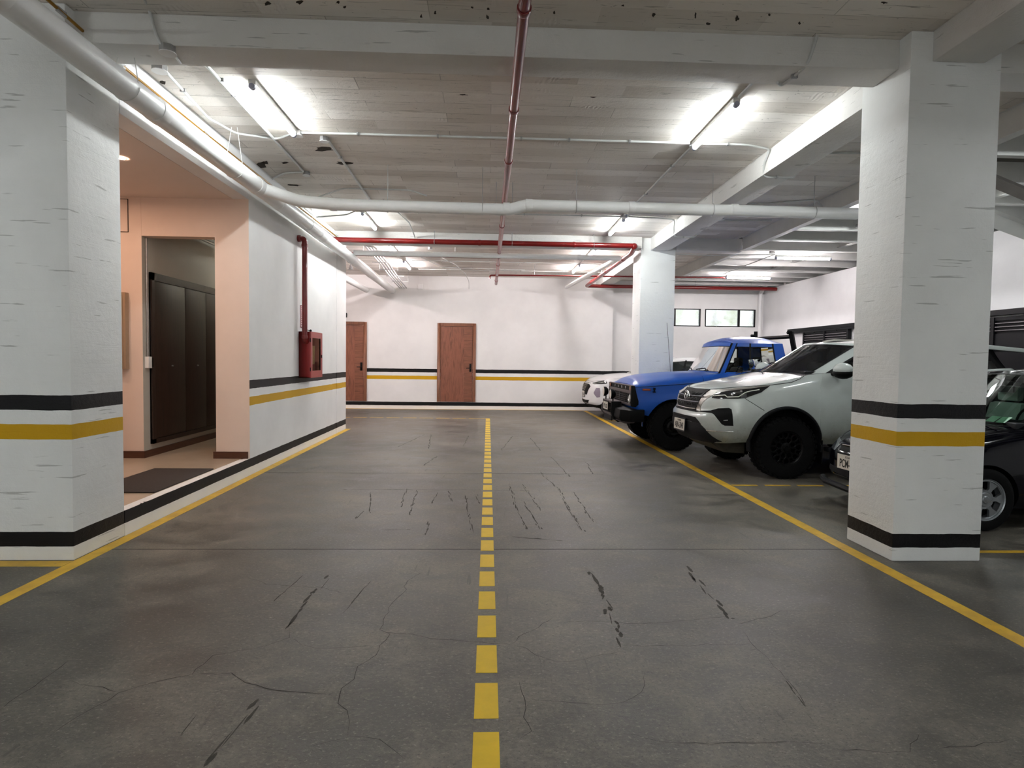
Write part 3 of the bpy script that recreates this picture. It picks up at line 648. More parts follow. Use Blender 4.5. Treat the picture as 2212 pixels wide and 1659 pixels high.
cond([fp(345, 140, z), fp(450, 255, z), fp(510, 288, z), fp(600, 300, z), (-2.2, 6.98, z)], 'conduit from the box at the left beam to the nearest left tube lamp', clips=[(fp(395, 195, z), 1)])
cond([fp(438, 132, z), fp(655, 370, z)], 'pale straight conduit left of the nearest left tube lamp', .016, clips=[(fp(478, 173, z), 1), (fp(505, 205, z), 1)])
cond([fp(577, 392, z), fp(615, 373, z), fp(655, 372, z)], 'short curved conduit stub beside the left wall in front of the horizontal pipe', fillet=.2)
cond([fp(706, 300, z), fp(803, 437, z)], 'conduit running away from the round box right of the left tube lamp', .014, clips=[(fp(735, 340, z), 1), (fp(782, 408, z), 1)])
cond([(2.36, 7.05, z), (2.33, 10.55, z)], 'pale conduit linking the two right tube lamps', .014, clips=[((2.35, 7.8, z), 1), ((2.35, 9.1, z), 1)])
cond([(2.36, 5.04, z), (2.36, 5.75, z)], 'short conduit from the near beam to the right tube lamp', .014)
cond([(2.36, 13.0, z-.0), (2.36, 13.42, z)], 'short conduit in front of the third right tube lamp', .012)
cond([(2.36, 14.7, z), (2.36, 15.75, z)], 'short conduit between the two farthest right tube lamps', .012)
cond([(-2.75, 9.0, 3.79), (-2.2, 8.98, 3.80), (5.0, 8.98, 3.79)], 'long thin conduit hung just above the horizontal white pipe', .014, clips=[((1.9, 8.98, 3.795), 0)])
cond([(-2.6, 9.25, 3.95), (-2.2, 9.2, z), (-1.2, 9.2, z), (-.95, 9.2, 4.0)], 'bent conduit above the left end of the horizontal pipe', .012, .1)
cond([(-2.9, 10.3, 3.9), (-2.4, 10.3, 3.95), (-2.1, 10.3, z)], 'dark bent conduit from the left wall to the second left lamp', .012, .05)
cond([(-1.6, 10.55, z), (-1.5, 11.4, z), (-1.5, 12.25, 4.0), (-1.5, 12.27, 3.9)], 'conduit running back to the second cross beam, right of the second left lamp', .012)
for y, lab in ((13.55, 'thin conduit crossing behind the second cross beam'), (14.75, 'thin conduit crossing the ceiling ahead of the farthest lamps'), (15.72, 'thin conduit in line with the farthest lamps'), (17.2, 'faint conduit crossing the ceiling nearest the back wall')):
    cond([(-2.0, y, z), (3.2, y, z)], lab, .010, clips=[((x, y, z), 0) for x in (-1.2, .9)])
cond([(-1.2, 15.2, z), (-.9, 16.3, z), (-.7, 18.0, z), (-.62, YB-.012, 3.95), (-.62, YB-.012, 3.72)], 'thin conduit dropping down the back wall between the doors', .010, .1)
cond([(-1.75, 15.0, z), (-1.3, 16.8, z), (1.0, 17.0, z)], 'angled conduit on the ceiling near the back wall', .010, .1)
# conduit crossing the near beam at top right
pf = [fp(1815, -10, z), at(1778, 36, 1, 4.685), at(1755, 110, 1, 4.685), at(1745, 138, 1, 4.69), fp(1716, 165, 3.855), fp(1687, 186, 3.855), fp(1679, 178, 3.855)]
cond(pf, 'white conduit coming down over the nearest beam at the top right', .012, .05, clips=[(fp(1716, 165, 3.855), 1)])
pf = [fp(300, -30, z), at(322, 20, 1, 4.685), at(338, 78, 1, 4.685), fp(350, 98, 3.855), fp(360, 104, 3.85)]
cond(pf, 'white conduit coming down over the nearest beam at the top left', .012, .05)
cond([fp(372, 112, 3.855), fp(388, 135, 3.86), (fp(402, 140, 3.98)), fp(410, 131, z)], 'hook-shaped conduit end behind the nearest beam at the left', .012, .08)
cond([(-2.98, 9.9, 3.95), (-3.0, 12.2, 3.97)], 'thin conduit on the left wall above the second red pipe', .01)
# right bay conduits
cond([(3.8, 9.55, z), (4.35, 9.5, z), (5.05, 9.2, z), (5.3, 9.4, 3.93), (6.6, 9.42, 3.9), (8.6, 9.42, 3.9)], 'thin conduit crossing from the slab to the right bay roof', .012, .1)
cond([(3.9, 12.66, 3.83), (4.7, 12.75, 3.83), (6.05, 12.7, 3.87)], 'thin conduit leading to the upper far right tube lamp', .011, .1)
cond([(6.1, 12.72, 3.88), (6.15, 15.7, 3.88)], 'thin conduit linking the two far right tube lamps', .011)

def jbox(p, label, r=.055, h=.05, up=True):
    e = thing('junction_box', p, label, 'junction box')
    MB().lathe([(.0005, 0), (r, 0), (r, -h), (.0005, -h)], (0, 0, 0), 2, 8).build('box_body', GALV, e)
    MB().lathe([(.0005, -h-.006), (r*1.03, -h-.006), (r*1.03, -h), (.0005, -h)], (0, 0, 0), 2, 16).build('box_lid', PVC, e)
    return e
jbox((-2.18, 6.99, 4.1), 'round junction box at the far end of the nearest left tube lamp', .06)
q = fp(700, 296, 4.1); jbox((q.x, q.y, 4.1), 'round junction box just right of the nearest left tube lamp', .05)
jbox((2.36, 7.02, 4.1), 'junction box at the far end of the nearest right tube lamp', .05, .03)
q = fp(362, 100, 3.87); jbox((q.x, q.y, 3.87), 'junction box under the nearest beam at the left', .06)
q = fp(338, 135, 4.1); jbox((q.x, q.y+.05, 4.1), 'junction box just behind the nearest beam at the left', .065)
q = fp(662, 371, 4.1); jbox((q.x, q.y, 4.1), 'pale junction box near the left wall, in front of the horizontal pipe', .05)
q = fp(806, 437, 4.1); jbox((q.x, q.y, 4.1), 'junction box just above the left part of the horizontal pipe', .055)
jbox((2.34, 10.5, 4.1), 'junction box in front of the second right tube lamp', .055)
q = fp(1556, 468, 4.1); jbox((q.x, q.y, 4.1), 'junction box on the slab right of the long beam', .07)
jbox((6.02, 12.7, 3.95), 'junction box left of the upper far right tube lamp', .06)
q = fp(1856, 486, 3.95); jbox((q.x, q.y, 3.96), 'junction box on the conduit just left of the near column', .055)
jbox((-1.35, 13.9, 4.1), 'junction box right of the third left tube lamp', .05)
jbox((.62, 13.6, 4.1), 'small pale junction box right of the long red pipe', .04)
# things on the back wall
e = thing('wall_vent', (-2.11, YB, 3.68), 'small white square vent cover high on the back wall', 'vent')
MB().box((-.085, -.02, 0), (.085, 0, .17)).build('vent_frame', PVC, e, bevel=.008); MB().box((-.06, -.024, .03), (.06, -.018, .14)).build('vent_face', PLAINW, e)
tag(MB().box((-4.42, YB-.05, 2.79), (-4.34, YB-.001, 2.93)).build('wall_sensor', BLACK, bevel=.005), 'small black sensor above the left back door', 'sensor')
# spotlight in the left hall
q = fp(757, 576, 3.95); e = thing('ceiling_spotlight', (q.x, q.y, 4.1), 'small grey spotlight under the hall ceiling beyond the left wall end', 'ceiling light')
MB().cyl((0, 0, 0), (0, 0, -.14), .012, 8).build('stem', GALV, e); MB().lathe([(.02, .08), (.075, -.05), (.06, -.05), (.01, .03)], (0, 0, -.17), 2, 16).build('lamp_shade', GALV, e)

# ---------------------------------------------------------------- fire hose cabinet and its riser
fx0, fx1, fy0, fy1, fz0, fz1 = -3.1, -2.90, 9.99, 10.66, 1.215, 1.975
e = thing('fire_hose_cabinet', (fx0, (fy0+fy1)/2, fz0), 'red fire hose cabinet with a glazed door on the left wall', 'fire cabinet'); c = Vector(e.location)
local(MB().box((fx0, fy0, fz0), (fx1-.02, fy1, fz1)).box((fx0-.001, fy0, fz0), (fx0, fy1, fz1)), 'cabinet_body', REDBOX, e, .004)
b = [o for o in e.children if o.name.startswith('cabinet_body')][0]
# hollow body: rebuild as five thin walls
bpy.data.objects.remove(b); m = MB(); w_ = .012
m.box((fx0, fy0, fz0), (fx0+.004, fy1, fz1)); m.box((fx0, fy0, fz0), (fx1-.02, fy0+w_, fz1)); m.box((fx0, fy1-w_, fz0), (fx1-.02, fy1, fz1)); m.box((fx0, fy0, fz0), (fx1-.02, fy1, fz0+w_)); m.box((fx0, fy0, fz1-w_), (fx1-.02, fy1, fz1))
local(m, 'cabinet_body', REDBOX, e)
d = MB(); yy0, yy1, zz0, zz1 = fy0+.075, fy1-.11, fz0+.115, fz1-.10
d.box((fx1-.02, fy0, fz0), (fx1, yy0, fz1)); d.box((fx1-.02, yy1, fz0), (fx1, fy1, fz1)); d.box((fx1-.02, yy0, fz0), (fx1, yy1, zz0)); d.box((fx1-.02, yy0, zz1), (fx1, yy1, fz1))
PINKR = mat('red_cabinet_door_paint', rgb('a5403f'), .3, coat=.3, vary=.05)
dr = local(d, 'cabinet_door', PINKR, e)
GL = mat('clear_glass', (1, 1, 1, 1), .02, trans=1, ior=1.45)
me = MB().box((fx1-.014, yy0, zz0), (fx1-.010, yy1, zz1)).mesh('door_glass', GL, False); me.transform(Matrix.Translation(-c)); link('door_glass', me, dr)
me = MB().cbox((fx1+.006, yy1+.05, (zz0+zz1)/2-.03), (.012, .02, .05)).mesh('door_latch', HANDLE); me.transform(Matrix.Translation(-c)); link('door_latch', me, dr)
for z_ in (fz0+.14, fz1-.14): me = MB().cyl((fx1-.01, fy0-.004, z_-.03), (fx1-.01, fy0-.004, z_+.03), .008, 8).mesh('hinge', HANDLE); me.transform(Matrix.Translation(-c)); link('hinge', me, dr)
hs = MB()
for k in range(9): hs.tube([(-3.0, yy0+.04+k*.045, 1.75), (-3.0, yy0+.05+k*.045, 1.45), (-3.0, yy0+.065+k*.045, 1.75)], .017, 6)
tag(hs.build('fire_hose', mat('cream_canvas_hose', rgb('c9b27a'), .8, vary=.15)), 'folded cream fire hose inside the red cabinet', 'hose')
ex = thing('fire_extinguisher', (-2.99, 10.17, fz0+w_), 'small pale extinguisher standing inside the red cabinet', 'extinguisher')
MB().lathe([(.0005, 0), (.04, 0), (.045, .02), (.045, .15), (.02, .19), (.015, .21), (.0005, .21)], (0, 0, 0), 2, 16).build('cylinder', mat('pale_extinguisher', rgb('b9b5a4'), .3), ex)
MB().tube([(0, 0, .21), (0, 0, .235), (0, .06, .25)], .008, 6).build('lever', HANDLE, ex)
rs = pipe('fire_riser', [(-3.1, 9.95, 3.47), (-2.99, 9.95, 3.47), (-2.99, 9.95, 1.83), (-2.965, 10.03, 1.80)], .043, RED, 'red riser pipe dropping down the left wall into the fire cabinet', fillet=.07)
ring(rs, (-3.075, 9.95, 3.47), 0, .056, .045, RED); ring(rs, (-2.99, 9.95, 3.36), 2, .05, .05, RED); ring(rs, (-2.99, 9.95, 1.88), 2, .05, .05, RED)
# notice behind the riser
SIGN = mat('pink_notice_paper', rgb('d9b9bb'), .5); INK = mat('dark_red_ink', rgb('7c2a2c'), .6)
e = thing('wall_notice', (-3.1, 10.24, 2.04), 'small red-lettered notice on the wall half hidden by the riser pipe', 'sign'); 
MB().box((0, -.17, 0), (.006, .2, .37)).build('notice_board', SIGN, e)
m = MB(); 
for a in ((-.17, 0, .2, .015), (-.17, .355, .2, .37), (-.17, 0, -.155, .37), (.185, 0, .2, .37)): m.box((.006, a[0], a[1]), (.008, a[2], a[3]))
for k in range(9): m.box((.006, -.14, .05+k*.034), (.0075, -.14+random.uniform(.06, .1), .062+k*.034)); m.box((.006, .05, .05+k*.034), (.0075, .05+random.uniform(.07, .12), .062+k*.034))
m.build('notice_print', INK, e)
e = thing('alarm_knob', (-3.1, 10.42, 2.02), 'small black knob on the wall just above the fire cabinet', 'knob')
MB().tube([(0, 0, 0), (.05, .02, -.01)], .008, 6).build('stem', HANDLE, e); MB().sphere((.06, .025, -.012), .022, 10).build('knob_head', HANDLE, e)

# ---------------------------------------------------------------- lobby things
MAT = mat('charcoal_doormat_fibre', rgb('3b3430'), .95, vary=.25, vscale=60, bump=.8, bscale=220)
mt_ = tag(MB().box((-3.89, 5.9, .22), (-3.21, 7.16, .234)).build('doormat', MAT, bevel=.004), 'dark brown doormat on the raised lobby floor', 'mat')
e = thing('electrical_panel', (-4.9, 7.95, 1.37), 'tall beige electrical cabinet on the lobby wall beside the pier', 'electrical panel')
BEI = mat('beige_enamel', rgb('a58d75'), .4, vary=.04)
MB().box((-.28, -.08, 0), (.28, 0, .98)).build('panel_box', BEI, e, bevel=.004); pd = MB().box((-.25, -.09, .03), (.25, -.08, .95)).build('panel_door', BEI, e, bevel=.003)
for z_ in (.16, .8): MB().lathe([(.0005, -.1), (.016, -.1), (.016, -.09)], (.2, 0, z_), 1, 12).build('lock', BLACK, pd) if False else MB().tube([(.228, -.098, z_), (.228, -.09, z_)], .017, 12).build('lock', BLACK, pd)
e = thing('access_hatch', (-4.9, 7.95, 3.12), 'cream access hatch outlined on the lobby wall above the electrical cabinet', 'hatch')
MB().box((-.29, -.006, 0), (.29, 0, .42)).build('hatch_edge', mat('hatch_gap', rgb('3a2f28'), .8), e); MB().box((-.283, -.009, .007), (.283, -.002, .413)).build('hatch_cover', CREAM, e)
# locker wall in the corridor
e = thing('corridor_cupboard', (-4.45, 9.8, .383), 'dark brown wood cupboard wall inside the lobby corridor', 'cupboard')
o_ = Vector(e.location)
fr = MB(); x0, x1 = -4.45, -4.41; Y0, Y1, Z0, Z1 = 8.10, 12.0, .383, 2.64
fr.box((x0, Y0, Z0), (x1, Y0+.07, Z1)); fr.box((x0, Y0, Z1-.1), (x1, Y1, Z1)); fr.box((x0, Y0, Z0), (x1, Y1, Z0+.06)); fr.box((x0, Y0, Z0), (x0+.015, Y1, Z1)); local(fr, 'cupboard_frame', WDARK, e)
ys = [8.16, 8.98, 9.63, 10.29, 11.0, 11.95]
for a_, b_ in zip(ys, ys[1:]):
    pn = local(MB().box((x0+.015, a_+.006, Z0+.065), (x1-.008, b_-.006, Z1-.105)), 'cupboard_door', WDARK, e, .003)
    me = MB().tube([(x1-.008, (a_+b_)/2+.03, 1.41), (x1+.012, (a_+b_)/2+.03, 1.41)], .010, 10).mesh('knob', GALV); me.transform(Matrix.Translation(-o_)); link('knob', me, pn)
e = thing('surface_socket', (-4.45, 8.04, 1.385), 'small white and black socket box at the foot of the corridor conduit', 'socket')
MB().box((0, -.05, 0), (.05, .03, .15)).build('socket_box', PVC, e, bevel=.004); MB().box((.0, .03, .015), (.052, .055, .135)).build('socket_face', BLACK, e)
pipe('conduit', [(-4.435, 8.03, 3.07), (-4.435, 8.03, 1.535)], .011, GALV, 'thin grey vertical conduit just inside the lobby doorway', 'conduit', seg=8)
for i, x in enumerate((-4.3, -4.15, -3.95)):
    pipe('corridor_pipe', [(x, 9.2, 3.3+.03*i), (x, 12.3, 3.3+.03*i)], .025, GALV, ['left', 'middle', 'right'][i]+' of the three grey pipes under the corridor ceiling', 'pipe', seg=8)

# ---------------------------------------------------------------- black sliding gates on the right wall
GATE = mat('black_gate_steel', rgb('0b0b10'), .5, spec=.25, vary=.15); LOUV = mat('grey_louvre_edge', rgb('8b8587'), .4, .4); WHT = mat('white_lettering', (.8, .8, .8, 1), .5)
def gate(y0, y1, zt, n, label, letters=None):
    e = thing('sliding_gate', (8.70, (y0+y1)/2, 0), label, 'gate'); o_ = Vector(e.location)
    p = MB(); p.box((8.66, y0, .05), (8.70, y1, zt-.32)); p.box((8.66, y0, zt-.1), (8.70, y1, zt-.04)); local(p, 'gate_panel', GATE, e)
    w_ = (y1-y0)/n; f = MB()
    for k in range(n+1): f.box((8.64, y0+k*w_-.03, .05), (8.72, y0+k*w_+.03, zt-.04))
    f.box((8.69, y0, zt-.34), (8.71, y1, zt-.08)); local(f, 'gate_frame', GATE, e)
    for k in range(n):
        s_ = MB()
        for j in range(3): s_.box((8.645, y0+k*w_+.05, zt-.15-j*.062), (8.685, y0+(k+1)*w_-.05, zt-.138-j*.062))
        local(s_, 'louvre', LOUV, e)
    for k in range(2): local(MB().tube([(8.64, y0+.5+k*(y1-y0-1), zt-.03), (8.70, y0+.5+k*(y1-y0-1), zt-.03)], .05, 14), 'roller', GATE, e)
    if letters:
        for (s_, sz, y, z) in letters: 
            o = text_on('gate_lettering', s_, sz, (8.655-o_.x, y-o_.y, z-o_.z), (0, -1, 0), (0, 0, 1), WHT, e, .002, bold=.004)
    return e
gate(14.22, 16.25, 2.46, 2, 'black louvred sliding gate on the right wall above the blue pickup bed')
gate(5.2, 11.0, 2.42, 6, 'long black louvred sliding gate on the right wall behind the silver SUV', [('SALIDA', .085, 10.28, 1.965), ('10', .32, 10.2, 1.76)])
tag(MB().box((8.62, 13.2, 2.45), (8.74, 17.1, 2.53)).box((8.63, 13.25, 2.40), (8.66, 17.05, 2.45)).build('gate_rail', GATE), 'black overhead rail of the gate above the blue pickup bed', 'rail')
tag(MB().box((8.60, 3.6, 2.41), (8.74, 11.4, 2.50)).build('gate_rail', GATE), 'black overhead rail of the long gate behind the silver SUV', 'rail')
tag(MB().box((8.64, 15.3, 2.05), (8.66, 15.52, 2.10)).build('gate_label', WHT), 'tiny white sticker on the gate above the blue pickup bed', 'sticker')
# ---------------------------------------------------------------- car kit
def cr(a, b, c, d, t): return .5*((2*b)+(c-a)*t+(2*a-5*b+4*c-d)*t*t+(3*b-a-3*c+d)*t**3)
def spl(P, n):
    out = []
    for i in range(len(P)-1):
        a, b, c, d = P[max(i-1, 0)], P[i], P[i+1], P[min(i+2, len(P)-1)]
        k = max(2, int(n*(math.dist(b, c)**.5)*2)) if n > 0 else 4
        for j in range(k): out.append(tuple(cr(a[q], b[q], c[q], d[q], j/k) for q in range(len(b))))
    out.append(tuple(P[-1])); return out
def pl_(T, x):
    """smooth-ish interpolation of a table"""
    if x <= T[0][0]: return T[0][1]
    for i in range(len(T)-1):
        if x <= T[i+1][0]:
            t = (x-T[i][0])/(T[i+1][0]-T[i][0]); a, b, c, d = T[max(i-1, 0)][1], T[i][1], T[i+1][1], T[min(i+2, len(T)-1)][1]
            v = cr(a, b, c, d, t); lo, hi = min(b, c), max(b, c); e = (hi-lo)*.1+1e-4; return max(lo-e, min(hi+e, v))
    return T[-1][1]
def car_body(plan, zb, zt, crown, pf, ps, pr, front_len, rear_x, arches, cabin, nlev=18, half=.95):
    P = spl([(p[0], p[1]) for p in plan], 7); N = len(P)
    P = [(x, max(0, y)) for x, y in P]; P[0] = (P[0][0], 0); P[-1] = (P[-1][0], 0)
    bm = bmesh.new(); rings = []
    for i, (x, y) in enumerate(P):
        a = P[max(i-1, 0)]; b = P[min(i+1, N-1)]; d = Vector((b[0]-a[0], b[1]-a[1])).normalized(); n = Vector((-d.y, d.x))
        if i == 0: n = Vector((-1, 0))
        if i == N-1: n = Vector((1, 0))
        ff = max(0, min(1, -n.x*1.15)) if x < rear_x*.5 else 0; fr = max(0, min(1, n.x*1.15)) if x > rear_x*.5 else 0
        col = []
        for j in range(nlev+1):
            v = j/nlev; ins = pl_(pf, v)*ff + pl_(pr, v)*fr + pl_(ps, v)*(1-ff-fr)
            col.append((x-n.x*ins, max(0, y-n.y*ins) if i not in (0, N-1) else 0, pl_(zb, x)+(pl_(zt, x)-pl_(zb, x))*v))
        rings.append(col)
    V = {}
    def vert(i, j, s):
        k = (i, j, 0 if i in (0, N-1) else s)
        if k not in V: p = rings[i][j]; V[k] = bm.verts.new((p[0], -p[1]*(-1 if s else 1), p[2]))
        return V[k]
    for i in range(N-1):
        for j in range(nlev):
            for s in (0, 1):
                q = [vert(i, j, s), vert(i+1, j, s), vert(i+1, j+1, s), vert(i, j+1, s)]
                bm.faces.new(q)
    K = 12
    for lev, cw in ((nlev, crown), (0, None)):
        rows = []
        for i in range(N):
            if i in (0, N-1): rows.append([vert(i, lev, 0)]); continue
            a = vert(i, lev, 0); b = vert(i, lev, 1); r = [a]
            for k in range(1, K):
                t = k/K; u = 2*t-1; y = a.co.y+(b.co.y-a.co.y)*t
                z = a.co.z + (pl_(cw, a.co.x)*(1-abs(u)**2.4) if cw else 0)
                x = a.co.x; r.append(bm.verts.new((x, y, z)))
            rows.append(r+[b])
        for i in range(N-1):
            A, B = rows[i], rows[i+1]
            if len(A) == 1: [bm.faces.new((A[0], B[k], B[k+1])) for k in range(K)]
            elif len(B) == 1: [bm.faces.new((A[k], B[0], A[k+1])) for k in range(K)]
            else:
                for k in range(K): bm.faces.new((A[k], B[k], B[k+1], A[k+1]))
    bmesh.ops.recalc_face_normals(bm, faces=bm.faces)
    for f in bm.faces:
        c = f.calc_center_median()
        if cabin[0] < c.x < cabin[1] and f.normal.z > .7 and abs(c.y) < half*.86: f.material_index = 1
        if f.normal.z < -.7: f.material_index = 1
    me = bpy.data.meshes.new('body'); bm.to_mesh(me); bm.free()
    # wheel arches cut out as real pockets
    ob = bpy.data.objects.new('tmp', me); COL.objects.link(ob)
    mb = MB(); mb.cur = 1
    for (ax, az, ar, depth) in arches:
        for s in (-1, 1):
            prof = [(ax+math.cos(a*PI/20)*ar, az+math.sin(a*PI/20)*ar) for a in range(-6, 27)]; prof += [(ax-ar*1.02, -.5), (ax+ar*1.02, -.5)]
            mb.prism(prof, 1, s*(half-depth), s*(half+.4))
    cm = mb.mesh('cut', [BLACK, BLACK], False); co = bpy.data.objects.new('cut', cm); COL.objects.link(co)
    me.materials.append(BLACK); me.materials.append(BLACK)
    md = ob.modifiers.new('b', 'BOOLEAN'); md.object = co; md.operation = 'DIFFERENCE'; md.solver = 'EXACT'
    bpy.context.view_layer.update()
    res = bpy.data.meshes.new_from_object(ob.evaluated_get(bpy.context.evaluated_depsgraph_get()))
    bpy.data.objects.remove(ob); bpy.data.objects.remove(co); bpy.data.meshes.remove(me)
    bm = bmesh.new(); bm.from_mesh(res)
    for f in bm.faces: f.smooth = True
    for e in bm.edges:
        if len(e.link_faces) == 2 and e.calc_face_angle(0) > .6: e.smooth = False
    bm.to_mesh(res); bvh = BVHTree.FromBMesh(bm); bm.free()
    return res, bvh
def thin_glass(name, tint, refl=1.0, rough=.02):
    if name in MATS: return MATS[name]
    m = bpy.data.materials.new(name); m.use_nodes = True; MATS[name] = m; nt = m.node_tree; nt.nodes.clear()
    o = nt.nodes.new('ShaderNodeOutputMaterial'); mx = nt.nodes.new('ShaderNodeMixShader'); tr = nt.nodes.new('ShaderNodeBsdfTransparent'); gl = nt.nodes.new('ShaderNodeBsdfGlossy'); fr = nt.nodes.new('ShaderNodeFresnel')
    fr.inputs[0].default_value = 1.6; tr.inputs[0].default_value = tint; gl.inputs['Roughness'].default_value = rough; gl.inputs[0].default_value = (refl,)*3+(1,)
    nt.links.new(fr.outputs[0], mx.inputs[0]); nt.links.new(tr.outputs[0], mx.inputs[1]); nt.links.new(gl.outputs[0], mx.inputs[2]); nt.links.new(mx.outputs[0], o.inputs[0]); return m
def greenhouse(root, cols, crown, paint_, glass, v0=.07, v1=.93, bulge=.02, names=None, roof_mat=None):
    """cols: (base, top, kind); kind 'b' paint, 'k' black seal, else the name of a pane"""
    n = len(cols); shell = MB(); panes = {}
    ks = [max(1, int(math.dist(a[0], b[0])/.10)) for a, b in zip(cols, cols[1:])]
    def pt(i, t, v, off=0):
        A, B = cols[i], cols[min(i+1, n-1)]
        P0, P3 = cols[max(i-1, 0)], cols[min(i+2, n-1)]
        b = [cr(P0[0][q], A[0][q], B[0][q], P3[0][q], t) if A[2] == 'windshield' else A[0][q]+(B[0][q]-A[0][q])*t for q in range(3)]
        tp = [cr(P0[1][q], A[1][q], B[1][q], P3[1][q], t) if A[2] == 'windshield' else A[1][q]+(B[1][q]-A[1][q])*t for q in range(3)]
        p = Vector(b).lerp(Vector(tp), v); d = Vector((B[0][0]-A[0][0], B[0][1]-A[0][1], 0)).normalized(); nn = Vector((d.y, -d.x, 0))
        if A[0][1] > B[0][1] - 1e-9 and False: nn = -nn
        return p + nn*(bulge*4*v*(1-v)*-1 + off)
    cen = Vector((sum(c[0][0] for c in cols)/n, 0, 0))
    for i in range(n-1):
        kind = cols[i][2]; k = ks[i]
        isp = kind not in ('b', 'k')
        vb = [0, v0-.015, v0, .25, .5, .75, v1, v1+.02, 1] if isp else [0, .15, .3, .5, .7, .85, 1]
        for a in range(k):
            for b in range(len(vb)-1):
                t0, t1 = a/k, (a+1)/k; q = [pt(i, t0, vb[b]), pt(i, t1, vb[b]), pt(i, t1, vb[b+1]), pt(i, t0, vb[b+1])]
                pane = isp and vb[b] >= v0-1e-6 and vb[b+1] <= v1+1e-6
                for s in (1, -1):
                    qq = [(p.x, p.y*s, p.z) for p in q]
                    if pane: 
                        key = kind if kind in ('windshield', 'rear_window') else kind+('|n' if s == 1 else '|f')
                        panes.setdefault(key, MB()).add(qq, [(0, 1, 2, 3)])
                    else:
                        shell.cur = 1 if (kind == 'k' or (isp and b in (1, 6))) else 0
                        shell.add(qq, [(0, 1, 2, 3)])
    # roof
    top = []
    for i in range(n-1):
        k = ks[i]
        top += [pt(i, a/k, 1) for a in range(k)]
    top.append(Vector(cols[-1][1])); rows = []
    for p in top:
        if abs(p.y) < 1e-4: rows.append([(p.x, 0, p.z)]*13); continue
        rows.append([(p.x, p.y*(1-2*k/12), p.z+pl_(crown, p.x)*(1-abs(1-2*k/12)**2.6)) for k in range(13)])
    shell.cur = 0
    for a, b in zip(rows, rows[1:]):
        for k in range(12): shell.add([a[k], b[k], b[k+1], a[k+1]], [(0, 1, 2, 3)])
    o = link('cab_shell', shell.mesh('cab_shell', [paint_, BLACK], True, 50), root)
    for key, mb in panes.items():
        nm = key.split('|')[0]; gm = glass.get(nm, glass['*']); link(nm, mb.mesh(nm, gm, True, 60), root)
    return o
